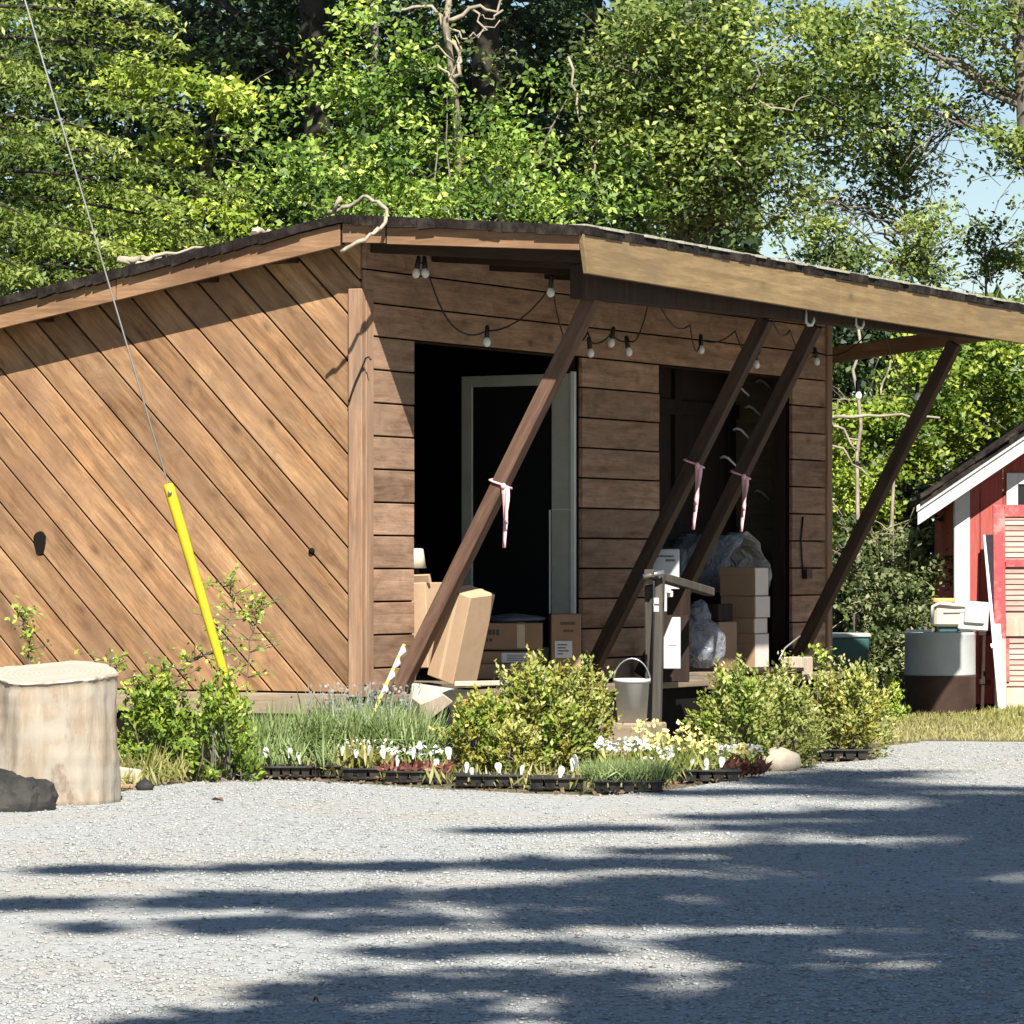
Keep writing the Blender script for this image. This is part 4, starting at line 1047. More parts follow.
def conifer(name,lab,base,h,r,fr,mat,size,dens=420,bark='bark',droop=.25,wid=.5,group=None,extra=0,ew=2.0,esize=.12,z0=2):
    t=thing(name,lab,'tree',base,0,group); c=[];tn=[]; m=MB()
    for start,d,L in fr:
        q=frond(c,tn,np.array(start)-np.array(base),d,L,droop,dens,wid); m.tube([Vector(x) for x in q],[.022*(1-.8*i/6) for i in range(7)],5)
    C=np.concatenate(c); T=np.concatenate(tn)
    leaf_mesh('crown',C,size,M[mat],t,T,width=.38,nbias=(0,-.25,.8),dbias=(0,0,-.7))
    if extra:
        f=rng.uniform(0,1,extra); zz=z0+(h-z0)*f; w=ew*(1-.75*f)*rng.uniform(.1,1,extra); a=rng.uniform(0,6.28,extra)
        leaf_mesh('upper_crown',np.stack([w*np.cos(a),w*np.sin(a),zz],1),esize,M[mat],t,rng.beta(2,2,extra))
    m.build('limbs',M[bark],t)
    MB().tube([(0,0,-.1),(0.03,0,h*.5),(0,0,h)],[r,r*.65,.02],10).build('trunk',M[bark],t)
    return t
b=G(-60,33.0); fr=[]
for px,py,Y,L,dx,dy in ((-40,40,32.6,1.7,1,-.1),(-50,85,32.8,2.0,1,-.2),(-50,120,32.4,1.6,1,-.5),(-50,150,32.8,2.4,1,-.1),(-50,175,32.5,2.0,1,-.35),(-50,200,33.0,2.3,1,.1),(-50,225,32.4,1.7,1,-.45),(-50,240,32.8,2.2,1,-.15),(-50,265,32.5,1.9,1,-.3),(-50,275,33.2,2.2,1,.1),(-50,205,32.0,1.2,.6,-.8),(-50,130,32.2,1.3,.6,-.8),(-50,255,32.0,1.3,.5,-.8),(-50,60,32.2,1.2,.6,-.8),(-50,10,32.8,1.9,1,-.2),(-50,-20,32.6,1.8,1,-.1)):
    fr.append((W(px,py,Y),(dx,dy,0),L))
conifer('hemlock_tree','drooping olive yellow conifer behind the left end of the shed roof',b,13,.17,fr,'l_olive',.034,470,extra=3000,ew=1.8,z0=9.0)

tree('maple_tree','bright yellow green young maple with layered leaves behind the left roof slope',195,36.5,4.4,.04,
     [(170,88,35,72,20,.5,16),(225,100,35,24,26,.4,7),(130,70,35,40,14,.4,7),(150,215,35.2,95,28,.5,22),(225,235,35.4,55,32,.6,16),(180,150,35.6,45,12,.4,6),(90,245,35,60,25,.5,12)],62,.17,.036,'l_lime','greybark',limbs=10)
tree('dark_fir_tree','tall dark fir with a thick straight trunk left of the roof peak',322,39.5,16,.15,
     [(265,60,40,80,85,1.2,34),(230,150,41,70,70,1,26),(330,20,40.5,70,60,1.2,18),(190,30,41,70,50,1,16),(80,30,42,90,70,1,22),(290,180,41,70,45,1,16)],110,.3,.042,'l_dark',limbs=16,top=(12.5,3.2,4.6,10000,.11))
tree('alder_tree','bright green leafy alder rising above the roof peak',372,37.0,9,.06,
     [(372,60,36.6,45,70,1.0,15),(365,130,36.2,65,60,1.2,16),(340,185,35.8,70,36,1.0,13),(415,160,36,60,50,1.0,11),(400,30,36.5,35,45,.8,6),(250,160,37,60,50,1.0,7)],80,.22,.037,'l_green','greybark',limbs=14,top=(10.4,2.8,2.5,3600,.12))
tree('leafy_shrub','bright green dense shrub behind the middle of the shed roof',455,35.5,3.4,.035,
     [(290,185,35.8,70,40,1.3,16),(320,110,37.0,60,60,1.2,7),(450,165,35.8,110,50,1.5,26),(400,205,34.9,110,20,.7,18),(560,200,35.2,90,26,1.0,16),(520,160,36.2,90,50,1.4,12),(600,180,36,60,40,1.2,9),(470,110,36.8,60,40,1.0,5),(570,100,37,50,50,1.0,5)],84,.21,.034,'l_green','greybark',limbs=10,cat='shrub')
tree('dark_fir_tree','tall shaded fir whose bare black trunk stands behind the middle of the roof',493,41,16,.17,
     [(470,60,42,60,80,1.2,20),(560,50,42.5,60,60,1.2,16),(530,130,43,70,50,1,18),(440,120,42.5,50,50,1,14)],95,.3,.042,'l_dark',limbs=14,top=(12.8,3.2,4.6,10000,.11))
tree('dark_fir_tree','slimmer dark fir between the shaded fir and the twiggy crab apple',590,43,15,.10,
     [(600,70,43,60,80,1,20),(640,150,43.5,60,60,1,18),(580,190,43,60,40,1,12)],90,.3,.042,'l_dark',limbs=12,top=(11.5,2.2,4,5200,.10))
# bare snag with twisting pale branches
sn=thing('bare_tree','leafless pale tree with twisting branches above the middle of the roof','tree',G(452,37.4)); m=MB()
def jag(pp,r0,r1):
    q=[]
    for a,b in zip(pp[:-1],pp[1:]):
        for k in range(3): q.append(a.lerp(b,k/3)+Vector((rnd.gauss(0,.02),rnd.gauss(0,.02),rnd.gauss(0,.02))))
    q.append(pp[-1]); m.tube([x-sn.location for x in q],[r0+(r1-r0)*i/(len(q)-1) for i in range(len(q))],6)
Z=lambda l,Y=36.2:[W(px,py,Y) for px,py in l]
jag([G(452,37.4),W(455,215,36.9),W(457,100,36.4),W(447,20,36.2),W(450,-30,36.2)],.05,.025)
for l,r in (([(447,25),(470,8),(500,12),(508,-10)],.022),([(447,25),(432,8),(405,5),(390,12)],.02),([(455,80),(461,60),(447,40),(440,15)],.022),([(456,90),(440,66),(410,70),(390,80)],.012),([(470,8),(485,30),(470,40)],.012),([(457,95),(450,80),(459,55),(455,35)],.014),([(500,12),(490,20),(480,16)],.010),([(452,60),(440,45),(420,50),(405,40)],.010),([(447,25),(462,40),(480,35),(500,20)],.012)):
    jag(Z(l),r,r*.4)
m.build('trunk',M['palebark'],sn)
cl=clumps([(430,30,36.3,60,40,.4,10),(480,60,36.3,40,50,.4,8)]); p,tn=foliage_from(cl,22,.15); leaf_mesh('leaves',p-np.array(sn.location),.03,M['l_vine'],sn,tn)
# crab apple, twiggy, against the sky
t=tree('apple_tree','twiggy sparse apple tree with mixed green leaves against the sky behind the right roof',690,37.0,6.6,.08,
     [(660,60,36.5,60,70,.8,40),(700,120,36.5,70,60,.8,46),(760,180,36.5,80,45,.8,40),(640,150,36.2,50,60,.7,26),(700,210,36,70,25,.6,22),(780,90,36.8,60,60,.8,30),(600,60,36.5,30,60,.6,10),(600,120,36.2,30,40,.6,8)],44,.2,.034,'l_blue','greybark',limbs=110,top=(7.6,1.6,1.0,700,.08))
sn=t; m=MB()
for l,r in (([(722,195),(716,165),(724,150),(745,165),(752,185)],.016),([(708,175),(716,165)],.012),([(600,190),(592,165),(600,140)],.016),([(600,190),(612,195),(640,190)],.012),([(624,150),(640,132)],.013),([(570,60),(575,95),(582,130)],.014),([(745,100),(760,60),(790,35)],.012),([(724,150),(735,120),(760,105)],.012),([(760,105),(790,110),(810,95)],.010)):
    jag(Z(l,35.6),r,r*.4)
m.build('dead_limbs',M['palebark'],t)
tree('yellow_leaf_tree','yellow green leafy tree with loose clumps mixed into the upper middle right',690,39.5,9,.07,
     [(700,30,35.8,70,30,.6,22),(775,15,36.4,50,30,.6,14),(770,110,36.4,45,40,.5,10),(655,40,35.8,45,40,.6,18),(730,80,35.7,50,35,.5,18),(820,70,36.5,70,55,.8,36),(640,110,35.6,40,40,.4,12),(690,150,35.4,60,40,.4,14),(760,140,35.8,60,40,.5,14),(840,130,37,50,40,.6,14)],60,.2,.036,'l_mid','greybark',limbs=26,top=(9.2,1.8,1.8,1400,.09))
tree('oak_tree','tall tree hanging olive green clumps into the upper right corner',1090,41,11,.13,
     [(960,20,41,75,32,.9,46),(880,50,41,55,50,.8,44),(1000,70,41,40,22,.7,16),(1010,150,41,28,18,.5,10),(915,95,41,40,20,.5,14),(850,20,41,45,40,.6,26),(985,130,41,14,12,.4,3)],52,.2,.036,'l_mid','greybark',limbs=13,lean=(-1.2,0),top=(8.6,2.4,1.3,1500,.1))
tree('sapling_tree','airy sapling with loose green leaves against the clear sky near the right edge',905,42,5.4,.03,
     [(880,130,42,60,40,.5,28),(920,165,42,45,25,.5,14),(850,180,42,60,35,.5,26),(840,110,42,50,45,.5,24),(960,110,42,40,20,.4,12),(900,205,42,35,25,.5,12),(800,215,41,40,25,.5,14)],34,.2,.034,'l_mid','greybark',limbs=50)
for px,lab,el,mt in ((838,'narrow olive green sapling just above the right part of the roof',[(838,262,40,32,28,.5,24),(825,232,40,16,22,.4,8),(860,285,40,30,16,.5,12)],'l_mid'),
    (925,'bushy sapling with yellowish shoots above the right end of the roof',[(928,250,41,26,36,.5,22),(935,215,41,14,20,.3,6),(905,270,41,30,16,.4,10)],'l_mid'),
    (985,'thin sapling beside the right edge above the eave',[(985,260,42,24,24,.4,10),(975,235,42,14,22,.3,5),(1015,270,42,30,18,.4,10),(1018,230,42,14,30,.4,6)],'l_mid')):
    tree('sapling_tree',lab,px,el[0][2],4.6,.03,el,52,.15,.032,mt,'greybark',limbs=12)
# growth under the right end of the roof
tree('broadleaf_shrub','bright leafy shrub between the far brace and the red outbuilding roof',975,37.5,3.8,.03,
     [(965,370,36.5,75,50,.7,60),(1010,330,37,50,35,.6,24),(930,430,36,50,40,.6,36),(895,480,35.8,30,60,.5,22),(1000,420,37,50,40,.5,20)],78,.16,.034,'l_wild','greybark',limbs=16,cat='shrub')
tree('broadleaf_shrub','sunlit yellow green shrub low beside the far corner of the shed',855,36,2.6,.025,
     [(850,500,35.6,34,52,.5,32),(838,440,35.6,20,40,.4,12),(872,430,35.8,30,26,.4,14)],74,.15,.032,'l_lime','greybark',limbs=12,cat='shrub')
tree('dark_cedar_tree','shaded grey green cedar seen beyond the far corner of the shed',860,40,4.0,.06,
     [(865,370,39.5,55,60,.8,42),(900,330,40,60,40,.8,26),(840,320,40,50,50,.8,20),(930,520,39,60,60,.8,40),(880,560,39,60,60,.8,40),(820,600,39.5,60,60,.6,14)],70,.24,.042,'l_dark','greybark',limbs=20)
tree('vine_thicket','tangle of pale hanging vines and leaves between the shed and the barrel',893,34.6,2.2,.03,
     [(890,590,34.2,42,60,.4,44),(915,560,34.4,34,50,.4,24),(870,650,34,34,40,.35,24),(905,670,33.8,26,30,.3,14),(860,560,34.4,26,40,.3,12),(925,640,34.2,16,60,.3,10)],46,.13,.028,'l_vine','palebark',limbs=34,cat='thicket')
# saplings sticks by the far corner
sk_=thing('dead_sapling','thin leafless grey sapling with crossing dead branches by the far shed corner','sapling',G(861,34.8)); sn=sk_; m=MB()
jag([G(861,34.8),W(859,480,34.8),W(858,400,34.8),W(858,325,34.8)],.022,.012)
for l,r in (([(826,420),(860,416),(905,417),(940,418)],.017),([(827,421),(845,432),(857,450)],.014),([(826,440),(845,452),(870,478)],.013),([(826,412),(838,403),(850,399)],.010),([(880,395),(888,375),(893,360)],.010),([(840,430),(858,440)],.012)):
    jag([W(a,b_,34.4+.002*a-1.7) for a,b_ in l],r,r*.6)
m.build('stem',M['palebark'],sk_)
# fern-like growth right behind the barrel: dark trunk
tree('dark_fir_tree','dark trunk in deep shade left of the red outbuilding',905,37,2.6,.06,[(915,440,38,50,40,.5,10)],40,.25,.04,'l_dark',limbs=4)

# ------------------------------------------------------------------ the firs behind the camera that throw the shade on the gravel
KX,KY=-.166,.946
def shade_fir(lab,bx,by,h,fingers,short,r=.28):
    t=thing('fir_tree',lab,'tree',(bx,by,0)); c=[]; m=MB()
    for Yg,Xl,wid,dn in fingers:
        hh=(Yg-by)/KY; xl=Xl-KX*hh-bx
        L=abs(xl); n=int(L*dn*1.9); f=rng.uniform(.05,1,n); f=f[np.sin(f*L*rnd.uniform(4,6)+rnd.random()*6)>-.78-.3*(1-f)]; n=len(f); w=wid*(1-.7*f)
        p=np.stack([xl*f,rng.normal(0,1,n)*w*.55,hh-by*0-.12*L*f**2+.05*L+rng.normal(0,1,n)*w*.28],1); c.append(p)
        m.tube([(xl*k/6,0,hh-.12*L*(k/6)**2+.05*L) for k in range(7)],[.05*(1-.8*k/6) for k in range(7)],5)
    for i in range(short[0]):
        hh=rnd.uniform(short[1],h*.97); L=rnd.uniform(.5,1)*short[2]*(1-.8*(hh-short[1])/(h-short[1])); a=rnd.uniform(0,6.28)
        n=int(L*100); f=rng.uniform(.05,1,n); w=.5*(1-.7*f)
        c.append(np.stack([L*f*math.cos(a)+rng.normal(0,1,n)*w*.5,L*f*math.sin(a)+rng.normal(0,1,n)*w*.5,hh-.2*L*f+rng.normal(0,.1,n)],1))
        m.tube([(0,0,hh),(L*.5*math.cos(a),L*.5*math.sin(a),hh-.1*L),(L*math.cos(a),L*math.sin(a),hh-.25*L)],[.04,.025,.01],5)
    leaf_mesh('crown',np.concatenate(c),.17,M['l_dark'],t,None,width=.5)
    m.build('limbs',M['bark'],t); MB().tube([(0,0,-.2),(0,0,h*.5),(0,0,h)],[r,r*.7,.03],10).build('trunk',M['bark'],t)
shade_fir('tall fir behind the viewpoint whose long boughs shade the gravel',5.75,1.0,24.6,
   [(10.9,-1.3,.9,90),(11.9,-.75,.8,70),(13.0,-.5,.5,60),(13.9,-1.5,.55,90),(14.8,-1.9,.7,100),(16.4,-1.9,.38,80),(17.3,.3,.5,60),(18.7,-.25,.34,70),(19.6,.7,.5,60),(21.6,.7,.5,70),(22.6,1.25,.35,60)],(64,7,3.4))
shade_fir('shorter fir behind the viewpoint that thickens the shade at the right',4.6,-1.5,20.5,
   [(11.4,.2,.8,70),(12.6,.6,.8,70),(14.2,.5,.8,80),(15.4,.2,.8,80),(16.9,.9,.7,70),(18.0,1.1,.5,50)],(22,9,2.4))
# ------------------------------------------------------------------ planting along the shed front
def blades(name,base,n,h,spread,mat,parent,lean=.35,width=.07):
    a=rng.uniform(0,6.28,n); rr=np.sqrt(rng.uniform(0,1,n))*spread
    hh=h*rng.uniform(.45,1.05,n)
    d=np.stack([np.cos(a)*lean*rng.uniform(.1,1,n),np.sin(a)*lean*rng.uniform(.1,1,n),np.ones(n)],1); d/=np.linalg.norm(d,axis=1)[:,None]
    c=np.stack([np.cos(a)*rr,np.sin(a)*rr,np.zeros(n)],1)+d*(hh/2)[:,None]+np.array(base)
    return leaf_mesh(name,c,hh/2/.95,M[mat],parent,rng.beta(2,2,n),nbias=(0,-.8,.1),width=width,dirs=d*3,fold=.02)
def tuft(name,lab,cat,px,Y,h,spread,n,mat,group=None,z=0.0,extra=None,lean=.35,width=.07):
    b=G(px,Y); b.z=z; t=thing(name,lab,cat,b,0,group)
    blades('leaves',(0,0,0),n,h,spread,mat,t,lean,width)
    if extra:
        em,en,ez,es=extra
        c=np.stack([rng.normal(0,spread*.7,en),rng.normal(0,spread*.6,en),rng.uniform(ez*.75,ez*1.1,en)],1)
        leaf_mesh('flowers',c,es,M[em],t,rng.beta(2,2,en),width=.8,nbias=(0,-.6,.6))
    return t
def shrub(name,lab,px0,px1,ytop,ybot,Y,nc,per,size,mats,group=None,z=0.0,stems=16,dep=.22,cat='shrub',cr=.05,spread_low=.75):
    cx=(px0+px1)/2; sc=Y/F; rx=(px1-px0)/2*sc; z1=EYE+(HORIZON-ytop)*sc; z0=max(z,EYE+(HORIZON-ybot)*sc)
    b=G(cx,Y); b.z=z; t=thing(name,lab,cat,b,0,group)
    # dome of leafy shoots, each rising from the base
    u=rng.uniform(0,1,nc)**.8; a=rng.uniform(0,6.28,nc); hgt=z1-z0
    prof=np.sqrt(np.clip(1-(u*1.02-.35)**2/.46,0.03,1))
    rr=np.sqrt(rng.uniform(.15,1,nc))*prof*rng.uniform(.7,1.18,nc)
    c=np.stack([rr*rx*np.cos(a),rr*dep*np.sin(a),z0-z+hgt*u*rng.uniform(.74,1.1,nc)],1)
    c+=np.stack([.06*rx*np.sin(3*a+u*9),np.zeros(nc),.05*hgt*np.sin(4*a)],1)
    outw=c-np.array([0,0,z0-z-.1]); outw/=np.linalg.norm(outw,axis=1)[:,None]
    parts_=[]
    for k,mt in enumerate(mats):
        sel=(np.arange(nc)%len(mats))==k
        n=rng.poisson(per,sel.sum()); idx=np.repeat(np.arange(sel.sum()),n)
        f=rng.uniform(-1,1,len(idx))
        p=c[sel][idx]+outw[sel][idx]*(f*cr)[:,None]+rng.normal(0,cr*.33,(len(idx),3))
        tv=np.clip(rng.beta(2,2,sel.sum())[idx]*.6+.25*(f+1)*.5+.25*u[sel][idx],0,1)
        leaf_mesh('foliage',p,size,M[mt],t,tv,dirs=outw[sel][idx]*1.1,nbias=(0,-.4,.7),width=.5)
    m=MB()
    for i in range(stems):
        e=Vector(c[rnd.randrange(nc)]); limb_tubes(m,(rnd.gauss(0,rx*.25),rnd.gauss(0,dep*.25),.0),e,.005,.002,n=4)
    m.build('stems',M['greybark'],t)
    return t
# black nursery trays
def tray(px0,px1,pyb,dep,lab,cols_=6,rz=0):
    Yf=F*EYE/(pyb-HORIZON); sc=Yf/F; w=(px1-px0)*sc; cx=((px0+px1)/2-512)*sc; H=.062
    t=thing('nursery_tray',lab,'plant tray',(cx,Yf+dep/2,.004),rz,'black nursery trays along the gravel edge')
    m=MB(); h=w/2; d=dep/2
    m.box(-h,h,-d,-d+.014,H-.012,H).box(-h,h,d-.014,d,H-.012,H).box(-h,-h+.014,-d+.0145,d-.0145,H-.012,H).box(h-.014,h,-d+.0145,d-.0145,H-.012,H)
    m.box(-h+.012,h-.012,-d+.03,d-.03,.002,.012)
    m.build('rim',M['blackplastic'],t,bevel=.003)
    cw=(w-.02)/cols_; m=MB()
    for i in range(cols_):
        for j in range(3):
            x=-h+.01+cw*(i+.5); y=-d+.01+(dep-.02)*(j+.5)/3; a=cw*.43; bb=(dep-.02)/3*.43
            m.add([(x-a*.72,y-bb*.75,0),(x+a*.72,y-bb*.75,0),(x+a*.72,y+bb*.75,0),(x-a*.72,y+bb*.75,0),(x-a,y-bb,H-.013),(x+a,y-bb,H-.013),(x+a,y+bb,H-.013),(x-a,y+bb,H-.013)],[(3,2,1,0),(4,5,6,7),(0,1,5,4),(1,2,6,5),(2,3,7,6),(3,0,4,7)])
    m.build('cells',M['blackplastic'],t)
    m=MB(); m.box(-h+.016,h-.016,-d+.016,d-.016,H-.0125,H-.006); m.build('soil',M['soil'],t)
    return t,Yf,H
tg_mesh=MB(); tg_mesh.prism([(-.006,0),(.006,0),(.011,.02),(.017,.04),(.016,.056),(.009,.066),(-.007,.068),(-.015,.058),(-.017,.042),(-.010,.02)],'y',-.002,.002)
tg0=None
def tags(lst,lab,grp,Y,z=.055,s=1.0):
    global tg0
    for px,py in lst:
        if tg0 is None: o=tg0=tg_mesh.build('plant_tag',M['tagwhite'])
        else: o=tg0.copy(); link(o)
        p=G(px,Y+rnd.uniform(-.03,.05)); zz=EYE+(HORIZON-py)*Y/F
        o.location=(p.x,p.y,max(.05,zz-.04*s)); o.scale=(s*rnd.uniform(.8,1.2),1,s*rnd.uniform(.85,1.15)); o.rotation_euler=(R(rnd.uniform(-15,15)),R(rnd.uniform(-14,14)),R(rnd.uniform(-60,60)))
        tag(o,lab,'plant tag',grp)
T=[]
for a in ((230,312,778,.30,'black nursery tray at the left end of the row, under the fine grassy plants',8),
          (308,345,777,.26,'narrow black nursery tray second in the row, partly behind its neighbours',3),
          (340,396,780,.26,'black nursery tray with pale green seedlings, third in the row',4),
          (383,446,783,.26,'black nursery tray holding reddish rosettes and white tags',5),
          (453,526,787,.28,'black nursery tray in front of the large olive shrub',5),
          (528,586,790,.28,'black nursery tray in front of the bronze green shrub',4),
          (592,666,793,.27,'black nursery tray of white flowers that stands out furthest on the gravel',5),
          (668,742,782,.27,'black nursery tray of yellow flowers beside the tan rock',5),
          (806,871,760,.26,'black nursery tray at the far right under the bushy potted shrub',5)):
    T.append(tray(*a))
Yt=[t[1] for t in T]
tags([(266,752),(289,752),(300,758),(248,756)],'slim white plant tag in the leftmost black tray','white tags in the leftmost tray',Yt[0]+.04,s=.9)
tags([(342,750),(356,752),(368,750)],'small whitish plant tag in the tray of pale seedlings','white tags in the seedling tray',Yt[2]+.04,s=.8)
tags([(384,752),(397,761),(413,752),(420,747),(437,762)],'white plant tag in the tray of reddish rosettes','white tags in the rosette tray',Yt[3]+.05,s=.95)
tags([(449,752),(466,766),(472,772),(499,766),(521,768)],'broad white plant tag in the tray before the olive shrub','white tags before the olive shrub',Yt[4]+.05,s=1.0)
tags([(560,770),(572,764),(578,760)],'broad white plant tag in the tray before the bronze green shrub','white tags before the bronze shrub',Yt[5]+.05,s=1.0)
tags([(690,762),(706,765),(721,760)],'white plant tag in the tray of yellow flowers','white tags among the yellow flowers',Yt[7]+.05,s=1.0)
tag0=tags([(764,747)],'single upright white plant tag left of the tan rock',None,24.2,s=.95)
# fine grassy plants on the left
i=0
for px,Y,h,n,mt,ex in ((250,23.6,.30,260,'l_grass',None),(282,23.7,.34,300,'l_grass',None),(312,23.75,.34,280,'l_grass',None),(345,23.8,.36,300,'l_grass',('l_grey',50,.34,.012)),(378,23.8,.37,300,'l_grass',('l_grey',60,.36,.012)),(408,23.7,.34,260,'l_grass',None)):
    labs_=['fine grassy plant at the left end of the row beside the yellow guard','fine grassy plant second from the left in the grassy row','fine grassy plant in the middle of the row below the skirting board','grassy plant with greyish flower heads left of the yellow stake','grassy plant with greyish flower heads behind the yellow stake','fine grassy plant below the painted offcut']
    tuft('grassy_plant',labs_[i],'plant',px,Y,h+.06,.15,n*3,mt,'fine grassy plants behind the trays',0,ex,.55,.03); i+=1
for k,(px,Y) in enumerate(((335,24.15),(365,24.2),(392,24.15))):
    tuft('lavender',('greyish lavender spikes by the skirting board, leftmost clump','greyish lavender spikes in the middle clump behind the grassy plants','greyish lavender spikes in the clump nearest the first brace')[k],'lavender',px,Y,.50,.13,200,'l_grey','lavender clumps',0,('l_grey',70,.46,.012),.35,.035)
for k,px in enumerate((236,256,276,296,326)):
    tuft('seedling','low green grassy seedling in the leftmost black tray','seedling',px,Yt[0]+.12,.20,.05,70,'l_grass','seedlings in the leftmost tray',.055,None,.35,.06)
for k,px in enumerate((350,366,384)):
    tuft('seedling','pale green seedling in the third black tray','seedling',px,Yt[2]+.1,.16,.04,50,'l_dry','pale seedlings',.055,('l_white',8,.15,.010),.5,.15)
for k,px in enumerate((392,406,421,436)):
    tuft('rosette','reddish rosette plant among white tags','rosette',px,Yt[3]+.1,.085,.05,90,'l_red','reddish rosettes in the tray',.055,('l_white',12,.13,.014),2.4,.34)
# wild shrub round the yellow guard
shrub('wild_shrub','loose green shrub between the log and the yellow guard',112,200,676,786,23.2,120,22,.021,('l_wild',),cr=.06,dep=.3,stems=24)
shrub('wild_shrub','loose green shrub growing round the foot of the yellow guard',180,264,682,784,22.8,90,20,.021,('l_wild',),cr=.06,dep=.3,stems=24)
def sprig(lab,pp,Y,n,mat,size,spread):
    b=W(pp[0][0],pp[0][1],Y); b.z=0; t=thing('leafy_sprig',lab,'sprig',b); m=MB(); c=[]
    P_=[Vector((0,0,0))]+[W(a,b_,Y)-b for a,b_ in pp[1:]]
    q=[]
    for a,b2 in zip(P_[:-1],P_[1:]):
        for k in range(4): q.append(a.lerp(b2,k/4)+Vector((rnd.gauss(0,.006),rnd.gauss(0,.006),0)))
    q.append(P_[-1]); m.tube(q,[.005*(1-.6*k/(len(q)-1)) for k in range(len(q))],5)
    for k in range(len(q)//3,len(q)):
        for s in range(3):
            e=q[k]+Vector((rnd.gauss(0,spread),rnd.gauss(0,spread*.6),rnd.uniform(-.02,spread)))
            m.tube([q[k],e],[.003,.0015],4)
            for f in (.35,.6,.8,1): c.append(q[k].lerp(e,f)+Vector((rnd.gauss(0,.012),rnd.gauss(0,.012),rnd.gauss(0,.012))))
    m.build('stem',M['greybark'],t)
    C=np.array(c); leaf_mesh('leaves',C,size,M[mat],t,rng.beta(3,1.6,len(C)),nbias=(0,-.5,.6))
sprig('tall leafy sprig standing beside the lower end of the yellow guard',[(236,770),(228,690),(226,640),(233,600),(226,582)],23.6,1,'l_lime',.019,.10)
sprig('tall leafy sprig leaning right of the yellow guard against the boards',[(246,770),(246,690),(250,640),(258,612),(262,600)],23.7,1,'l_lime',.019,.11)
sprig('small leafy sprig rising behind the pale log',[(34,780),(34,690),(30,650),(24,625),(26,612)],23.0,1,'l_lime',.018,.07)
sprig('low sprig of yellowish leaves spreading from the shrub toward the log',[(150,780),(140,700),(125,670),(112,660)],23.2,1,'l_lime',.018,.09)
sprig('arching sprig of yellowish leaves above the shrub by the log',[(165,780),(170,690),(185,664),(205,655)],23.2,1,'l_lime',.018,.10)
# the large potted shrubs
shrub('potted_shrub','olive yellow leafy shrub left of the large olive mound',434,520,696,782,22.75,95,24,.018,('l_bush','l_wild'),z=.05,cr=.05,dep=.18)
shrub('potted_shrub','large rounded olive shrub with red tinged shoots in the middle of the row',480,592,668,782,22.95,190,26,.018,('l_bush','l_bushg','l_wild'),z=.05,cr=.06,dep=.26)
shrub('potted_shrub','bronze green shrub with pale tips right of the large olive shrub',540,622,670,782,23.1,130,26,.017,('l_bushg','l_bush','l_bushg'),z=.05,cr=.06,dep=.24)
shrub('potted_shrub','small low shrub of bright leaves in front of the large olive shrub',478,548,722,784,22.6,90,22,.016,('l_bush','l_bushg'),z=.055,cr=.03,dep=.12)
shrub('potted_shrub','wide green shrub with pale shoots left of the far brace foot',688,785,672,775,23.9,180,26,.018,('l_bushg','l_wild','l_bushg'),z=0,cr=.065,dep=.26)
shrub('potted_shrub','green shrub crowding the wide shrub from the right above the tan rock',742,822,674,772,24.2,130,24,.018,('l_bushg',),z=0,cr=.06,dep=.24)
shrub('potted_shrub','bushy bronze tinged shrub in the far right tray',804,896,672,760,25.45,150,26,.018,('l_bushg','l_bush','l_bushg'),z=.05,cr=.06,dep=.24)
sprig('upright yellowish shoot at the shed corner behind the far right shrub',[(820,760),(818,690),(820,660),(819,650)],25.8,1,'l_lime',.018,.05)
shrub('low_weed','bright green weed in shade at the foot of the barrel',878,905,685,728,31.8,40,18,.022,('l_lime',),cr=.05,dep=.2)
# white flowers and yellow flowers
for k,(px,dy) in enumerate(((600,.1),(618,.14),(636,.08),(654,.13))):
    tuft('needle_plant',"fine needled green plant in the front tray with white flowers",'plant',px,Yt[6]+dy,.14,.07,420,'l_grass','fine needled plants in the front tray',.055,None,1.1,.045)
for k,(px,Y,z) in enumerate(((606,22.25,.17),(622,22.2,.19),(640,22.3,.2))):
    tuft('white_flower_plant','white flowering plant above the fine needled plants','flower',px,Y,.14,.06,50,'l_bushg','white flowering plants in the front tray',.055,('l_white',34,.19,.017),.6,.2)
tuft('orange_flower','small rust orange flower head behind the white flowers','flower',611,22.5,.2,.03,20,'l_bush',None,.0,('l_red',22,.26,.013),.3,.2)
for k,(px,Y,h,em) in enumerate(((652,22.9,.24,'l_yellow'),(670,23.0,.25,'l_yellow'),(688,22.8,.22,'l_yellow'),(664,22.6,.18,'l_white'),(706,22.9,.2,'l_yellow'),(690,23.3,.28,'l_yellow'),(645,23.2,.30,'l_yellow'))):
    tuft('yellow_flower_plant','cream and yellow flowering plant between the white flowers and the wide shrub','flower',px,Y,h,.06,90,'l_bushg','cream and yellow flowering plants',0,(em,34,h,.015),.7,.09)
for k,(px,em) in enumerate(((728,'l_white'),(742,'l_yellow'),(752,'l_white'))):
    tuft('pale_flower_plant','pale flowering plant with reddish leaves left of the tan rock','flower',px,23.15,.12,.05,70,'l_red','pale flowering plants by the tan rock',.02,(em,40,.15,.015),1.8,.3)
tuft('dry_weed','dry pale weed at the foot of the shrub beside the log','weed',142,22.6,.24,.1,90,'l_dry',None,0,None,.7,.05)
tuft('dry_weed','dry pale weed right of the log at the gravel edge','weed',168,22.7,.2,.1,70,'l_dry',None,0,None,.8,.05)
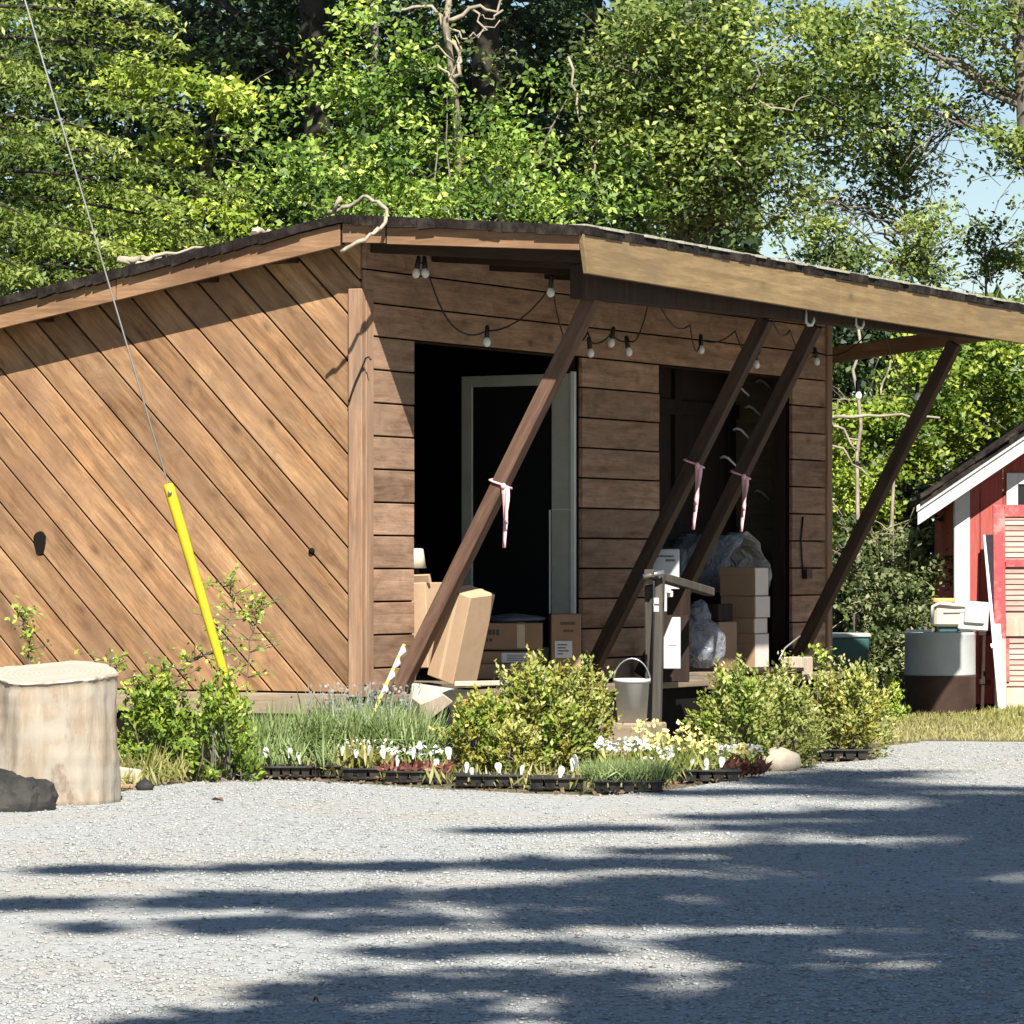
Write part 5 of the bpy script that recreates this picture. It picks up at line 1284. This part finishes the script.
# low weeds and litter in the bed, and grass on the right verge (beyond counting)
n=2200
X=rng.uniform(-2.6,1.9,n); Y=np.array([edgeY(x) for x in X])+np.where(X<-1.62,.05,.45)+rng.gamma(1.6,.35,n)
d=np.stack([rng.normal(0,.4,n),rng.normal(0,.4,n),np.ones(n)],1); h=rng.uniform(.02,.08,n)
tag(leaf_mesh('bed_grass',np.stack([X,Y,h*.8],1),h,M['l_dry'],None,rng.beta(2,2,n),nbias=(0,-.8,.1),width=.12,dirs=d*3,fold=.02),None,None,kind='stuff')
n=30000
X=rng.uniform(2.15,6.5,n); Y=rng.uniform(27.4,33.2,n)
h=rng.uniform(.008,.028,n)+(.035*np.clip((X-3.6)/.5,0,1))*rng.uniform(.2,1,n)*(Y>30)
d=np.stack([rng.normal(0,.4,n),rng.normal(0,.4,n),np.ones(n)],1)
keep=Y>np.array([edgeY(x) for x in X])+.0
tag(leaf_mesh('grass',np.stack([X,Y,h*.85],1)[keep],h[keep],M['l_dry'],None,np.clip(rng.beta(2,2,keep.sum())+.25*(Y[keep]<30),0,1),nbias=(0,-.8,.1),width=.14,dirs=d[keep]*2,fold=.02),None,None,kind='stuff')
n=700; X=rng.uniform(-3,2.6,n); Y=np.array([edgeY(x) for x in X])+rng.gamma(1.3,.4,n)-.14
tag(leaf_mesh('leaf_litter',np.stack([X,Y,rng.uniform(.0,.02,n)],1),.018,M['leaf_litter'],None,None,nbias=(0,0,1)),None,None,kind='stuff')
# chips at the gravel edge beside the log, fallen leaves
m=MB(); m.bar((-.07,0,.015),(.05,.03,.012),.05,.025); tag(m.build('wood_chip',M['trim'],loc=G(127,21.95),bevel=.006),'small brown slab of wood right of the log','wood')
m=MB(); blob(m,(0,0,.02),(.05,.04,.04),51,.2,2,-.03); tag(m.build('small_rock',M['darkrock'],loc=G(145,21.85)),'small dark clod beside the small slab of wood','rock')
m=MB(); blob(m,(0,0,.01),(.02,.018,.018),52,.2,2,-.03); tag(m.build('small_rock',M['darkrock'],loc=G(119,20.95)),'tiny dark stone on the gravel right of the log','rock')
m=MB(); m.bar((-.1,0,.05),(.06,.02,.05),.09,.08); tag(m.build('wood_chip',M['rock'],loc=G(128,22.4),rot=(0,R(8),R(20)),bevel=.01),'pale block half hidden in the weeds right of the log','block')
def fallen(px,py,lab,mat,s):
    Y=F*EYE/(py-HORIZON); m=MB(); m.add([(-s,0,.014),(-.2*s,-.4*s,.03),(s,.1*s,.016),(0,.45*s,.032)],[(0,1,2,3)]); o=m.build('fallen_leaf',mat,loc=G(px,Y),rot=(0,0,rnd.random()*3),fix=False)
    o.modifiers.new('s','SOLIDIFY').thickness=.002; tag(o,lab,'leaf')
fallen(218,803,'curled brown leaf lying on the sunlit gravel',M['leaf_litter'],.045)
fallen(316,1008,'small reddish leaf on the shaded gravel at the bottom',M['leaf_litter'],.014)

# ------------------------------------------------------------------ light, sky, camera
sdir=Vector((-.219,1.249,-1.32)).normalized()       # way the sunlight travels
sun=bpy.data.lights.new('sun','SUN'); sun.energy=5.0; sun.angle=R(.53); sun.color=(1,.95,.86)
so_=bpy.data.objects.new('sun',sun); col.objects.link(so_); so_.rotation_euler=sdir.to_track_quat('-Z','Y').to_euler(); so_.location=(2,-6,12)
el=math.asin(-sdir.z); az=math.atan2(-sdir.x,-sdir.y)
w=bpy.data.worlds.new('World'); scene.world=w; w.use_nodes=True
nt=w.node_tree; bg=nt.nodes['Background']; sky=nt.nodes.new('ShaderNodeTexSky'); sky.sky_type='NISHITA'; sky.sun_disc=False
sky.sun_elevation=el; sky.sun_rotation=az; sky.air_density=1.0; sky.dust_density=.2; sky.ozone_density=1.6
nt.links.new(sky.outputs[0],bg.inputs[0]); bg.inputs[1].default_value=.05
cam=bpy.data.cameras.new('camera'); co=bpy.data.objects.new('camera',cam); col.objects.link(co)
co.location=(0,0,EYE); co.rotation_euler=(R(90),0,0); cam.sensor_width=36; cam.lens=F/1024*36; cam.shift_y=(HORIZON-512)/1024; cam.clip_start=.1; cam.clip_end=600
scene.camera=co
scene.view_settings.view_transform='Standard'; scene.view_settings.look='None'; scene.view_settings.gamma=1; scene.view_settings.exposure=1.2
scene.cycles.max_bounces=8; scene.cycles.diffuse_bounces=4; scene.cycles.transmission_bounces=6; scene.cycles.transparent_max_bounces=12
